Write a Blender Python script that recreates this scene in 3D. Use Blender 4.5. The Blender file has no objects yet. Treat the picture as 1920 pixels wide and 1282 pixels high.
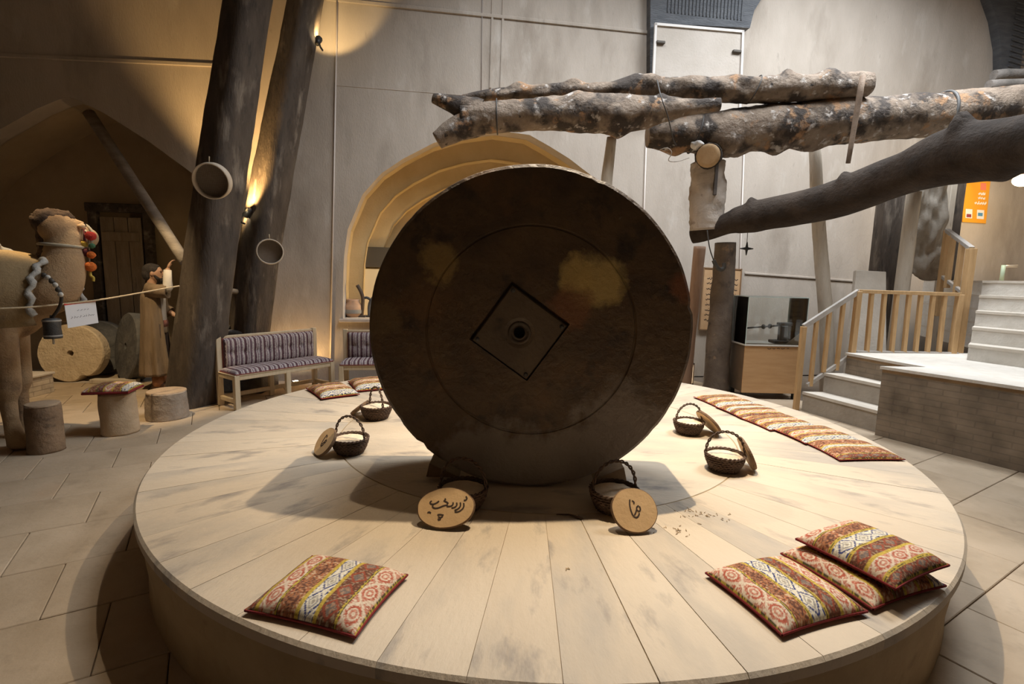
import bpy, bmesh, math, random
from math import sin, cos, pi, radians, sqrt, atan2
from mathutils import Vector, Matrix, noise, Euler

random.seed(7)
SC = bpy.context.scene
COL = SC.collection

# ------------------------------------------------------------------ camera
F, PITCH, ROLL = 950.0, radians(7.478), radians(1.186)
CP = Vector((-0.203, -3.954, 1.653))
_fw = Vector((0, cos(PITCH), -sin(PITCH)))
_r0 = Vector((1, 0, 0)); _u0 = Vector((0, sin(PITCH), cos(PITCH)))
_ri = _r0*cos(ROLL) + _u0*sin(ROLL)
_up = -_r0*sin(ROLL) + _u0*cos(ROLL)
cam = bpy.data.cameras.new('camera'); cam_o = bpy.data.objects.new('camera', cam); COL.objects.link(cam_o)
cam.sensor_width = 36; cam.lens = F/1920*36; cam.clip_start = 0.05; cam.clip_end = 100
cam_o.matrix_world = Matrix(((_ri.x, _up.x, -_fw.x, CP.x), (_ri.y, _up.y, -_fw.y, CP.y),
                             (_ri.z, _up.z, -_fw.z, CP.z), (0, 0, 0, 1)))
SC.camera = cam_o

# ------------------------------------------------------------------ world, exposure
W = bpy.data.worlds.new('world'); SC.world = W; W.use_nodes = True
W.node_tree.nodes['Background'].inputs[0].default_value = (0.35, 0.42, 0.5, 1)
W.node_tree.nodes['Background'].inputs[1].default_value = 0.3
vs = SC.view_settings
vs.view_transform = 'Standard'; vs.look = 'None'; vs.gamma = 1; vs.use_curve_mapping = False
vs.exposure = 0.27

# ------------------------------------------------------------------ large lights
def lamp(name, kind, loc, energy, color, target=None, **kw):
    d = bpy.data.lights.new(name, kind); d.energy = energy; d.color = color
    for k, v in kw.items(): setattr(d, k, v)
    o = bpy.data.objects.new(name, d); COL.objects.link(o); o.location = loc
    if target is not None:
        o.rotation_euler = (Vector(target)-Vector(loc)).to_track_quat('-Z', 'Y').to_euler()
    return o
WARM = (1.0, 0.78, 0.52)
# two ceiling spots above the mill bed (their two shadows of the stone fan out left and right)
lamp('ceiling_spot_light', 'SPOT', (0.72, -0.55, 4.85), 790, (1, .81, .56), (0.25, -0.3, 0), spot_size=radians(78), spot_blend=1.0, shadow_soft_size=.025)
lamp('ceiling_spot_light', 'SPOT', (-0.72, -0.55, 4.85), 125, (1, .82, .60), (-0.45, -0.3, 0), spot_size=radians(80), spot_blend=.45, shadow_soft_size=.025)
# daylight falling through the two roof openings
lamp('skylight_daylight', 'AREA', (4.7, 1.9, 7.35), 330, (.88, .94, 1.0), (4.7, 2.9, 0), shape='RECTANGLE', size=2.6, size_y=2.0, spread=radians(142))
lamp('skylight_daylight', 'AREA', (0.4, 1.4, 7.35), 145, (.90, .95, 1.0), (.9, 2.1, 0), shape='RECTANGLE', size=2.2, size_y=2.2, spread=radians(120))

# ------------------------------------------------------------------ picture -> place helpers
def ray(px, py):
    return _fw*F + _ri*(px-960) - _up*(py-641)
def at(px, py, Y):
    d = ray(px, py); return CP + d*((Y-CP.y)/d.y)
def atz(px, py, z):
    d = ray(px, py); return CP + d*((z-CP.z)/d.z)
WA = radians(9)
WO = Vector((-2.9, 3.7, 0)); WU = Vector((cos(WA), sin(WA), 0)); WN = Vector((sin(WA), -cos(WA), 0))
def wallp(px, py, off=0.0):
    d = ray(px, py); o = WO + WN*off
    t = (o-CP).dot(WN)/d.dot(WN); return CP + d*t
def wsz(px, py, off=0.0):
    p = wallp(px, py, off) - WO; return (p.dot(WU), p.z)
WM = Matrix(((WU.x, 0, WN.x, WO.x), (WU.y, 0, WN.y, WO.y), (0, 1, 0, 0), (0, 0, 0, 1)))   # local (s, z, out)

# ------------------------------------------------------------------ materials
MATS = {}
def nd(nt, t, **kw):
    n = nt.nodes.new(t)
    for k, v in kw.items(): setattr(n, k, v)
    return n
def M(name, c1, c2=None, scale=4, rough=.85, bump=0.0, bscale=None, layers=(), metallic=0, stretch=(1, 1, 1),
      rnd=False, detail=6, lo=.35, hi=.65, spec=None, coord='Object', emit=None, estr=0):
    if name in MATS: return MATS[name]
    m = bpy.data.materials.new(name); m.use_nodes = True; nt = m.node_tree
    b = nt.nodes['Principled BSDF']; L = nt.links.new
    b.inputs['Roughness'].default_value = rough; b.inputs['Metallic'].default_value = metallic
    if spec is not None: b.inputs['Specular IOR Level'].default_value = spec
    if emit:
        b.inputs['Emission Color'].default_value = (*emit, 1); b.inputs['Emission Strength'].default_value = estr
    b.inputs['Base Color'].default_value = (*c1, 1)
    if c2 is None and not bump and not layers:
        MATS[name] = m; return m
    tc = nd(nt, 'ShaderNodeTexCoord'); mp = nd(nt, 'ShaderNodeMapping'); L(tc.outputs[coord], mp.inputs[0])
    mp.inputs['Scale'].default_value = stretch
    w = None
    if rnd:
        oi = nd(nt, 'ShaderNodeObjectInfo'); mu = nd(nt, 'ShaderNodeMath', operation='MULTIPLY'); L(oi.outputs['Random'], mu.inputs[0]); mu.inputs[1].default_value = 37; w = mu.outputs[0]
    def nz(s, d=detail, k=0.0):
        n = nd(nt, 'ShaderNodeTexNoise', noise_dimensions='4D'); L(mp.outputs[0], n.inputs['Vector'])
        n.inputs['Scale'].default_value = s; n.inputs['Detail'].default_value = d; n.inputs['Roughness'].default_value = .6
        if w is not None:
            ad = nd(nt, 'ShaderNodeMath', operation='ADD'); L(w, ad.inputs[0]); ad.inputs[1].default_value = k; L(ad.outputs[0], n.inputs['W'])
        else: n.inputs['W'].default_value = k
        return n.outputs['Fac']
    def rng(sock, a, z):
        r = nd(nt, 'ShaderNodeMapRange'); L(sock, r.inputs[0]); r.inputs[1].default_value = a; r.inputs[2].default_value = z; return r.outputs[0]
    col = None
    def mixc(fac, a, bb):
        x = nd(nt, 'ShaderNodeMix', data_type='RGBA'); L(fac, x.inputs[0])
        for s, v in ((6, a), (7, bb)):
            if isinstance(v, tuple): x.inputs[s].default_value = (*v, 1)
            else: L(v, x.inputs[s])
        return x.outputs[2]
    col = mixc(rng(nz(scale), lo, hi), c1, c2 or c1)
    for i, (lc, ls, a, z) in enumerate(layers):
        col = mixc(rng(nz(ls, 5, 3.1+i*5.7), a, z), col, lc)
    L(col, b.inputs['Base Color'])
    if bump:
        bp = nd(nt, 'ShaderNodeBump'); bp.inputs['Strength'].default_value = min(1, bump); bp.inputs['Distance'].default_value = .02*max(1, bump)
        L(nz(bscale or scale*6, 8, 9.3), bp.inputs['Height']); L(bp.outputs[0], b.inputs['Normal'])
    MATS[name] = m; return m
def attr_mat(name, rough=.9, bump=.15):
    m = bpy.data.materials.new(name); m.use_nodes = True; nt = m.node_tree; b = nt.nodes['Principled BSDF']
    b.inputs['Roughness'].default_value = rough; b.inputs['Specular IOR Level'].default_value = .15
    a = nd(nt, 'ShaderNodeVertexColor'); a.layer_name = 'Col'
    tc = nd(nt, 'ShaderNodeTexCoord'); n = nd(nt, 'ShaderNodeTexNoise'); n.inputs['Scale'].default_value = 120
    nt.links.new(tc.outputs['Object'], n.inputs['Vector'])
    x = nd(nt, 'ShaderNodeMix', data_type='RGBA', blend_type='OVERLAY'); x.inputs[0].default_value = .5
    nt.links.new(a.outputs['Color'], x.inputs[6]); nt.links.new(n.outputs['Fac'], x.inputs[7])
    nt.links.new(x.outputs[2], b.inputs['Base Color'])
    bp = nd(nt, 'ShaderNodeBump'); bp.inputs['Strength'].default_value = bump; bp.inputs['Distance'].default_value = .004
    nt.links.new(n.outputs['Fac'], bp.inputs['Height']); nt.links.new(bp.outputs[0], b.inputs['Normal'])
    MATS[name] = m; return m

# ------------------------------------------------------------------ mesh helpers
class MB:
    def __init__(s): s.v = []; s.f = []; s.sm = []
    def add(s, vs, fs, smooth=False):
        o = len(s.v); s.v += [tuple(x) for x in vs]
        for f in fs: s.f.append([i+o for i in f]); s.sm.append(smooth)
        return s
    def box(s, c, size, rot=None, ch=0.0):
        x, y, z = (d/2 for d in size); c = Vector(c)
        R = rot if isinstance(rot, Matrix) else (Euler(rot).to_matrix() if rot else Matrix.Identity(3))
        if ch <= 0:
            P = [(-x, -y, -z), (x, -y, -z), (x, y, -z), (-x, y, -z), (-x, -y, z), (x, -y, z), (x, y, z), (-x, y, z)]
            Fc = [(0, 3, 2, 1), (4, 5, 6, 7), (0, 1, 5, 4), (1, 2, 6, 5), (2, 3, 7, 6), (3, 0, 4, 7)]
            return s.add([c+R@Vector(p) for p in P], Fc)
        bm = bmesh.new(); bmesh.ops.create_cube(bm, size=1)
        for v in bm.verts: v.co = Vector((v.co.x*2*x, v.co.y*2*y, v.co.z*2*z))
        bmesh.ops.bevel(bm, geom=list(bm.edges), offset=min(ch, .45*min(2*x, 2*y, 2*z)), segments=1, affect='EDGES')
        bm.verts.index_update()
        s.add([c+R@v.co for v in bm.verts], [[v.index for v in f.verts] for f in bm.faces]); bm.free(); return s
    def tube(s, path, rad, n=12, cap=True, fn=None, smooth=True, sq=1.0):
        path = [Vector(p) for p in path]; m = len(path)
        if not hasattr(rad, '__len__'): rad = [rad]*m
        t0 = (path[1]-path[0]).normalized()
        a = Vector((0, 0, 1)) if abs(t0.z) < .9 else Vector((1, 0, 0))
        u = (a - t0*a.dot(t0)).normalized(); vs = []
        for i, p in enumerate(path):
            t = (path[min(i+1, m-1)]-path[max(i-1, 0)]).normalized()
            u = (u - t*u.dot(t)).normalized(); w = t.cross(u)
            for k in range(n):
                an = 2*pi*k/n; r = rad[i]
                if fn: r *= fn(i/(m-1), an, p)
                vs.append(p+(u*cos(an)+w*sin(an)*sq)*r)
        fs = []
        for i in range(m-1):
            for k in range(n):
                k2 = (k+1) % n; fs.append((i*n+k, i*n+k2, (i+1)*n+k2, (i+1)*n+k))
        s.add(vs, fs, smooth)
        if cap:
            s.add(vs[:n], [tuple(range(n))[::-1]]); s.add(vs[-n:], [tuple(range(n))])
        return s
    def lathe(s, prof, n=32, c=(0, 0, 0), axis='Z', smooth=True, close=False, R=None):
        c = Vector(c); vs = []
        for r, h in prof:
            for k in range(n):
                an = 2*pi*k/n; q = Vector((r*cos(an), r*sin(an), h))
                if axis == 'Y': q = Vector((r*cos(an), h, r*sin(an)))
                if axis == 'X': q = Vector((h, r*cos(an), r*sin(an)))
                if R is not None: q = R@q
                vs.append(c+q)
        fs = []; m = len(prof)
        for i in range(m-1):
            for k in range(n):
                k2 = (k+1) % n; fs.append((i*n+k, i*n+k2, (i+1)*n+k2, (i+1)*n+k))
        if close:
            fs.append(tuple(range(n))[::-1]); fs.append(tuple(range((m-1)*n, m*n)))
        return s.add(vs, fs, smooth)
    def ell(s, c, r, R=None, n=14, m=9):
        c = Vector(c); vs = [];
        for i in range(1, m):
            th = pi*i/m
            for k in range(n):
                q = Vector((r[0]*sin(th)*cos(2*pi*k/n), r[1]*sin(th)*sin(2*pi*k/n), r[2]*cos(th)))
                vs.append(c+(R@q if R is not None else q))
        q = Vector((0, 0, r[2])); a = R@q if R is not None else q
        vs += [c+a, c-a]; T = len(vs)-2; fs = []
        for i in range(m-2):
            for k in range(n):
                k2 = (k+1) % n; fs.append((i*n+k, (i+1)*n+k, (i+1)*n+k2, i*n+k2))
        for k in range(n):
            k2 = (k+1) % n; fs.append((T, k, k2)); fs.append((T+1, (m-2)*n+k2, (m-2)*n+k))
        return s.add(vs, fs, True)
    def loft(s, rings, n=24, cap=True):       # rings: (center, rx, ry[, R])
        vs = []
        for rg in rings:
            c = Vector(rg[0]); R = rg[3] if len(rg) > 3 else None
            for k in range(n):
                q = Vector((rg[1]*cos(2*pi*k/n), rg[2]*sin(2*pi*k/n), 0)); vs.append(c+(R@q if R is not None else q))
        fs = []
        for i in range(len(rings)-1):
            for k in range(n):
                k2 = (k+1) % n; fs.append((i*n+k, i*n+k2, (i+1)*n+k2, (i+1)*n+k))
        s.add(vs, fs, True)
        if cap: s.add(vs[:n], [tuple(range(n))[::-1]]); s.add(vs[-n:], [tuple(range(n))])
        return s
    def prism(s, poly, h0, h1, fmap=None):    # poly in (x,y), extruded in z
        n = len(poly); vs = [Vector((x, y, h0)) for x, y in poly]+[Vector((x, y, h1)) for x, y in poly]
        if fmap: vs = [fmap(v) for v in vs]
        fs = [tuple(range(n))[::-1], tuple(range(n, 2*n))]+[(i, (i+1) % n, n+(i+1) % n, n+i) for i in range(n)]
        return s.add(vs, fs)
    def mesh(s, name):
        me = bpy.data.meshes.new(name); me.from_pydata(s.v, [], s.f)
        me.polygons.foreach_set('use_smooth', s.sm); me.update()
        bm = bmesh.new(); bm.from_mesh(me); bmesh.ops.remove_doubles(bm, verts=bm.verts, dist=1e-5)
        bmesh.ops.recalc_face_normals(bm, faces=bm.faces); bm.to_mesh(me); bm.free(); return me
    def build(s, name, m, parent=None, loc=None, rot=None, bev=0):
        return obj(name, s.mesh(name), m, parent, loc, rot, bev)
def obj(name, me, m, parent=None, loc=None, rot=None, bev=0):
    o = bpy.data.objects.new(name, me); COL.objects.link(o)
    if m is not None:
        if not me.materials: me.materials.append(m)
    if parent is not None: o.parent = parent
    if loc is not None: o.location = loc
    if rot is not None: o.rotation_euler = rot
    if bev:
        b = o.modifiers.new('bevel', 'BEVEL'); b.width = bev; b.segments = 2; b.limit_method = 'ANGLE'; b.angle_limit = radians(40)
    return o
def tag(o, label, cat, group=None, kind=None):
    if label: o['label'] = label
    if cat: o['category'] = cat
    if group: o['group'] = group
    if kind: o['kind'] = kind
    return o
def thing(name, label, cat, loc=(0, 0, 0), rz=0, group=None):
    o = bpy.data.objects.new(name, None); COL.objects.link(o); o.empty_display_size = .1
    o.location = loc; o.rotation_euler = (0, 0, rz); return tag(o, label, cat, group)
def struct(o): o['kind'] = 'structure'; return o
def kids(o): return [c for c in list(o.children)]
def copy_tree(o, parent=None):
    c = o.copy(); COL.objects.link(c)
    if parent is not None: c.parent = parent
    for ch in kids(o): copy_tree(ch, c)
    return c
def fill_plate(name, loops, t, m, parent=None, matrix=None):
    """flat plate with holes: loops of (x, y), thickness t behind z=0"""
    cu = bpy.data.curves.new(name+'_c', 'CURVE'); cu.dimensions = '2D'; cu.fill_mode = 'BOTH'; cu.extrude = t/2
    for lp in loops:
        sp = cu.splines.new('POLY'); sp.points.add(len(lp)-1); sp.use_cyclic_u = True
        for p, q in zip(sp.points, lp): p.co = (q[0], q[1], 0, 1)
    tmp = bpy.data.objects.new(name+'_t', cu); COL.objects.link(tmp)
    dg = bpy.context.evaluated_depsgraph_get(); me = bpy.data.meshes.new_from_object(tmp.evaluated_get(dg))
    bpy.data.objects.remove(tmp); bpy.data.curves.remove(cu)
    me.transform(Matrix.Translation((0, 0, -t/2))); me.materials.clear(); me.name = name
    o = obj(name, me, m, parent)
    if matrix is not None: o.matrix_world = matrix
    return o
def strokes(mb, lines, w=.006, z=0.0, h=.0012):
    """hand-lettered strokes: each line is a list of (x, y) or (x, y, width factor)"""
    for ln in lines:
        n = len(ln); L = []; Rr = []
        for i, p in enumerate(ln):
            a = Vector(ln[max(i-1, 0)][:2]); b = Vector(ln[min(i+1, n-1)][:2]); d = (b-a)
            if d.length < 1e-9: d = Vector((1, 0))
            d.normalize(); q = Vector((-d.y, d.x)); k = p[2] if len(p) > 2 else (1 if 0 < i < n-1 else .55)
            c = Vector(p[:2]); L.append(c+q*w*k/2); Rr.append(c-q*w*k/2)
        vs = [(v.x, v.y, z+h) for v in L]+[(v.x, v.y, z+h) for v in Rr]+[(v.x, v.y, z) for v in L]+[(v.x, v.y, z) for v in Rr]
        fs = []
        for i in range(n-1):
            fs += [(i, i+1, n+i+1, n+i), (i, 2*n+i, 2*n+i+1, i+1), (n+i, n+i+1, 3*n+i+1, 3*n+i)]
        mb.add(vs, fs)
    return mb
def chaikin(p, k=2, closed=False):
    p = [tuple(q) for q in p]
    for _ in range(k):
        o = [] if closed else [p[0]]
        for i in range(len(p) if closed else len(p)-1):
            a, b = p[i], p[(i+1) % len(p)]
            o.append(tuple(.75*x+.25*y for x, y in zip(a, b))); o.append(tuple(.25*x+.75*y for x, y in zip(a, b)))
        if not closed: o.append(p[-1])
        p = o
    return p
def lerp_path(a, b, n, sag=0):
    a = Vector(a); b = Vector(b)
    return [a.lerp(b, i/(n-1)) - Vector((0, 0, sag*4*(i/(n-1))*(1-i/(n-1)))) for i in range(n)]

# ================================================================== materials used all over
PL = M('clay_plaster', (.42, .36, .30), (.50, .435, .37), 1.3, .9, .35, 38, layers=[((.30, .25, .20), .9, .54, .74), ((.58, .53, .47), 2.2, .58, .78), ((.33, .285, .24), 7, .64, .78)], stretch=(1.6, .55, 1))
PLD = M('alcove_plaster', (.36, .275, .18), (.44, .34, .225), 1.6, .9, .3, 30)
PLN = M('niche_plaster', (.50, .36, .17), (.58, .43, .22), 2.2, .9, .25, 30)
STONEF = M('floor_stone', (.40, .305, .205), (.51, .40, .285), 2.0, .6, .25, 30, layers=[((.29, .22, .145), 4, .55, .8), ((.52, .36, .235), 1.2, .6, .8)], rnd=True)
JOINT = M('floor_joint', (.16, .125, .09), (.22, .17, .13), 6, .95)
BEDTOP = M('bed_stone', (.53, .43, .315), (.59, .49, .37), 1.6, .65, .3, 34, layers=[((.40, .345, .28), 1.5, .49, .66), ((.23, .20, .175), 4.6, .56, .73)], rnd=True, stretch=(.55, 1.4, 1))
BEDSIDE = M('bed_side_plaster', (.40, .29, .165), (.50, .375, .22), 3, .85, .4, 24, layers=[((.27, .19, .105), 5, .6, .8)])
RIBS = M('dark_ribbed_plaster', (.085, .09, .10), (.14, .145, .155), 3, .8, 1.0, 14, stretch=(1, 5, 1))
TIMBER = M('old_dark_timber', (.05, .036, .027), (.10, .077, .058), 3, .8, .6, 22, layers=[((.26, .215, .17), 2.4, .56, .72), ((.025, .019, .015), 5, .56, .74)], stretch=(2.5, 2.5, .6))
BARK = M('weathered_bark', (.15, .105, .072), (.30, .23, .17), 5, .85, 1.4, 20, layers=[((.045, .032, .024), 2.6, .47, .57), ((.34, .19, .095), 4.5, .57, .65), ((.47, .42, .375), 8, .58, .66), ((.035, .026, .02), 9, .62, .68)])
BARKD = M('dark_bark', (.028, .020, .015), (.062, .045, .034), 4, .9, .9, 24, spec=.2, layers=[((.035, .028, .023), 5, .56, .7)])
PALEW = M('pale_peeled_wood', (.50, .43, .34), (.60, .53, .44), 3, .8, .4, 30, stretch=(4, 4, .7), layers=[((.34, .27, .2), 6, .6, .75)])
CUT = M('cut_wood', (.58, .40, .225), (.66, .47, .28), 12, .8, .2)
PINE = M('planed_pine', (.60, .47, .30), (.70, .57, .39), 5, .6, .15, 50, stretch=(6, 6, 1))
RAILW = M('honey_rail_wood', (.50, .31, .14), (.60, .385, .19), 6, .6, .2, 50, stretch=(5, 5, .8), rnd=True)
PLY = M('orange_plywood', (.52, .30, .135), (.60, .365, .18), 3, .5, .1, 60, stretch=(1, 1, 7))
WIRE = M('dark_wire', (.05, .045, .04), rough=.6)
WHITEPIPE = M('pale_conduit', (.66, .58, .52), rough=.6)
BLACKM = M('black_metal', (.02, .02, .02), rough=.45)
IRON = M('dark_iron', (.045, .042, .04), (.08, .07, .06), 20, .55, .3)
ROPE = M('hemp_rope', (.50, .38, .23), (.62, .5, .33), 60, .95, .5, 90)
GREYST = M('grey_stone', (.075, .075, .078), (.15, .145, .14), 6, .85, .7, 20)
CONC = M('step_stone', (.52, .46, .385), (.62, .56, .48), 3, .8, .3, 30, layers=[((.38, .33, .27), 4, .6, .8)])
INK = M('burnt_ink', (.04, .022, .014), rough=.8)
MATTR = attr_mat('kilim_weave')
REDC = M('dark_red_cloth', (.17, .012, .014), (.22, .02, .02), 30, .95, .3, 90)

# ================================================================== room shell
def plane_tex_brick(name, c1, c2, mortar, sx, sy, sc):
    m = bpy.data.materials.new(name); m.use_nodes = True; nt = m.node_tree; b = nt.nodes['Principled BSDF']; b.inputs['Roughness'].default_value = .85
    tc = nd(nt, 'ShaderNodeTexCoord'); br = nd(nt, 'ShaderNodeTexBrick'); nz = nd(nt, 'ShaderNodeTexNoise')
    nt.links.new(tc.outputs['UV'], br.inputs['Vector']); nt.links.new(tc.outputs['Object'], nz.inputs['Vector'])
    br.inputs['Color1'].default_value = (*c1, 1); br.inputs['Color2'].default_value = (*c2, 1); br.inputs['Mortar'].default_value = (*mortar, 1)
    br.inputs['Scale'].default_value = sc; br.inputs['Brick Width'].default_value = sx; br.inputs['Row Height'].default_value = sy; br.inputs['Mortar Size'].default_value = .006
    nz.inputs['Scale'].default_value = 5; nz.inputs['Detail'].default_value = 8
    x = nd(nt, 'ShaderNodeMix', data_type='RGBA', blend_type='OVERLAY'); x.inputs[0].default_value = .75
    nt.links.new(br.outputs['Color'], x.inputs[6]); nt.links.new(nz.outputs['Fac'], x.inputs[7]); nt.links.new(x.outputs[2], b.inputs['Base Color'])
    bp = nd(nt, 'ShaderNodeBump'); bp.inputs['Distance'].default_value = .01; bp.inputs['Strength'].default_value = .35
    iv = nd(nt, 'ShaderNodeMath', operation='SUBTRACT'); iv.inputs[0].default_value = 1; nt.links.new(br.outputs['Fac'], iv.inputs[1])
    nt.links.new(iv.outputs[0], bp.inputs['Height']); nt.links.new(bp.outputs[0], b.inputs['Normal'])
    return m
def uv_box(o):                             # metre-true uv by dominant axis
    me = o.data; uv = me.uv_layers.new(name='UVMap')
    for p in me.polygons:
        n = p.normal; ax = max(range(3), key=lambda i: abs(n[i]))
        for li in p.loop_indices:
            c = me.vertices[me.loops[li].vertex_index].co
            uv.data[li].uv = ((c.y, c.z), (c.x, c.z), (c.x, c.y))[ax]
BRICK = plane_tex_brick('old_brick', (.225, .172, .12), (.245, .19, .135), (.195, .15, .108), .24, .062, 1.0)
BRICKL = plane_tex_brick('pale_brick', (.50, .42, .32), (.58, .49, .38), (.36, .30, .23), .24, .062, 1.0)

ZC = 7.5
# floor: a mortar bed with stone slabs lying in it
floor = struct(MB().box((.3, -.5, -.12), (19.8, 13.8, .2)).build('floor', JOINT))
tile_me = MB().box((0, 0, -.02), (.535, .535, .04), ch=.004).mesh('floor_slab')
ang = radians(31); ts = .54
for i in range(-22, 23):
    for j in range(-22, 23):
        off = (ts*.5 if j % 2 else 0)
        x = (i*ts+off)*cos(ang) - j*ts*sin(ang); y = (i*ts+off)*sin(ang) + j*ts*cos(ang)
        d = Vector((x, y, 0))-CP; dep = d.dot(_fw)
        if dep < .8: continue
        px = 960+F*d.dot(_ri)/dep; py = 641-F*d.dot(_up)/dep
        if not (-120 < px < 2040 and py < 1420): continue
        r = sqrt(x*x+y*y)
        if r < 2.2: continue
        wy = WO.y+(x-WO.x)*math.tan(WA)
        if y > wy+.9 or x < -8.6: continue
        if y > 0 and abs(x) < 1.6 and r < 3.6: continue
        if (Vector((x, y))-Vector((3.5, 2.9))).dot(Vector((.954, .30))) > .55: continue
        if y > wy-.4 and x > -3: continue
        t = obj('floor_slab', tile_me, STONEF, floor, (x, y, random.uniform(-.003, .001)))
        t.rotation_euler = (0, 0, ang+random.choice((0, pi/2, pi, -pi/2)))

# back wall with the big alcove arch and the lit niche
ap = wsz(130, 182)
half = [wsz(*q) for q in ((195, 212), (280, 266), (365, 328), (415, 385), (440, 450), (448, 560))]
jamb = half[-1][0]
right = [(ap[0]+.12, ap[1]-.035)]+half+[(jamb, 0.0)]
left = [(2*ap[0]-s, z) for s, z in right][::-1]
alc = left+[ap]+right
nich = [wsz(*q) for q in ((643, 597), (643, 540), (645, 480), (652, 430), (680, 364), (715, 325), (755, 298), (813, 268), (870, 252), (930, 244), (993, 253), (1030, 274), (1067, 297), (1123, 340), (1180, 400), (1222, 480), (1238, 560))]
nich.append((nich[-1][0], nich[0][1]))
wall_outer = [(-6.75, 0), (13.2, 0), (13.2, ZC), (-6.75, ZC)]
def dedupe(a): return a
alc_hole = [(alc[0][0], .004)]+alc[1:-1]+[(alc[-1][0], .004)]
wall_back = struct(fill_plate('wall_back', [wall_outer, alc_hole, nich], .30, PL, None, WM))
def recess(loop, d0, d1, m, nm, parent, inner=None, closed=True):
    mb = MB(); n = len(loop)
    vs = [(x, y, -d0) for x, y in loop]+[(x, y, -d1) for x, y in loop]
    mb.add(vs, [(i, (i+1) % n, n+(i+1) % n, n+i) for i in range(n if closed else n-1)], False)
    o = mb.build(nm, m, parent)
    b = fill_plate(nm+'_back', [loop]+([inner] if inner else []), .05, m, parent); b.location = (0, 0, -d1+.001)
    return o, b
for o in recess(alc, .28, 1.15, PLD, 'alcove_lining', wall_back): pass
# rim moulding round the alcove arch
cx = sum(p[0] for p in nich)/len(nich); zb = nich[0][1]
inner = [(cx+(x-cx)*.90, zb+(z-zb)*.895) for x, z in nich]
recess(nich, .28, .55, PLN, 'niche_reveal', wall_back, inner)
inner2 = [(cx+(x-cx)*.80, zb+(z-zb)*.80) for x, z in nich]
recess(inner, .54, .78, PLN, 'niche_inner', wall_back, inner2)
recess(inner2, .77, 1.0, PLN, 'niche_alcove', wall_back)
# sill of the niche
a, b = nich[0][0]-.05, nich[-1][0]+.05
MB().box(((a+b)/2, zb-.03, .0), (b-a, .05, .1), ch=.008).build('niche_sill', M('pale_sill', (.55, .48, .42), (.62, .55, .49), 8, .8, .2), wall_back)

def wall_strip(p0, p1, w, d, nm, m=PL):
    a = Vector(wsz(*p0)); b = Vector(wsz(*p1)); c = (a+b)/2; L = (b-a).length; an = atan2(b.y-a.y, b.x-a.x)
    return MB().box((c.x, c.y, d/2-.01), (L, w, d+.02), (0, 0, an), ch=.006).build(nm, m, wall_back)
wall_strip((-120, 98), (432, 124), .05, .022, 'plaster_ledge')
wall_strip((612, -2), (1222, 62), .05, .022, 'plaster_ledge')
wall_strip((628, 160), (1205, 205), .012, .006, 'plaster_seam')
wall_strip((1396, 512), (1660, 531), .035, .02, 'plaster_ledge')
# upright plaster roll between two shallow grooves above the niche
for xx in (925, 945):
    wall_strip((xx, -40), (xx-6, 166), .035, .02, 'plaster_rib')
# thin conduits
for q0, q1 in (((633, -40), (619, 712)), ((905, -60), (902, 200)), ((1212, 262), (1202, 560)), ((1396, 255), (1380, 720))):
    a = wallp(*q0, .015); b = wallp(*q1, .015)
    o = MB().tube([a, b], .012 if q0[0] != 905 else .006, 8).build('wall_conduit', WHITEPIPE if q0[0] != 905 else M('grey_cable', (.3, .26, .24), rough=.7))
    tag(o, {633: 'pale conduit running up the wall beside the striped benches', 905: 'thin grey cable hanging down the wall above the forked log',
            1212: 'pale conduit on the wall left of the screw post', 1396: 'pale conduit on the wall behind the glass display case'}[q0[0]], 'conduit')

# dark ribbed spandrels of the vault beside the pale arch
def wpoly(nm, pts, d, m):
    o = fill_plate(nm, [[wsz(*p) for p in pts]], d, m, None, WM); o.matrix_world = WM @ Matrix.Translation((0, 0, d)); return struct(o)
tl = [wsz(*p) for p in ((1212, 150), (1228, 150), (1228, 52), (1396, 60), (1404, 28), (1424, -4))]
tl = [(tl[0][0], tl[0][1])]+tl[1:]+[(tl[-1][0]+.35, tl[-1][1]+.55), (tl[-1][0]+1.0, ZC-.02), (tl[0][0]-.15, ZC-.02)]
o = fill_plate('trim_1', [tl], .14, RIBS, None, WM @ Matrix.Translation((0, 0, .14))); struct(o)
tr = [wsz(*p) for p in ((1862, 185), (1861, 95), (1852, 42), (1838, 2))]
tr = tr+[(tr[-1][0]-.35, tr[-1][1]+.6), (tr[-1][0]-1.0, ZC-.02), (11.5, ZC-.02), (11.5, tr[0][1])]
o = fill_plate('trim_2', [tr], .14, RIBS, None, WM @ Matrix.Translation((0, 0, .14))); struct(o)
# ridges combed into the dark spandrels
ridge = MB().box((0, 0, 0), (.34, .028, .03), ch=.008).mesh('ridge')
p0 = wsz(1870, 150)
for k in range(16):
    for c in range(2):
        q = obj('ridge', ridge, RIBS, o); q.location = (p0[0]+.16+c*.42, p0[1]-.02+k*.085, .01); q.rotation_euler = (0, 0, radians(-9 if c == 0 else 8))
pz = wsz(1240, 40)
o1 = bpy.data.objects['trim_1']
ridv = MB().box((0, 0, 0), (.02, 1.6, .03), ch=.006).mesh('ridge')
for k in range(22):
    q = obj('ridge', ridv, RIBS, o1); q.location = (pz[0]+.03+k*.058, pz[1]+.86, .0)

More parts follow.
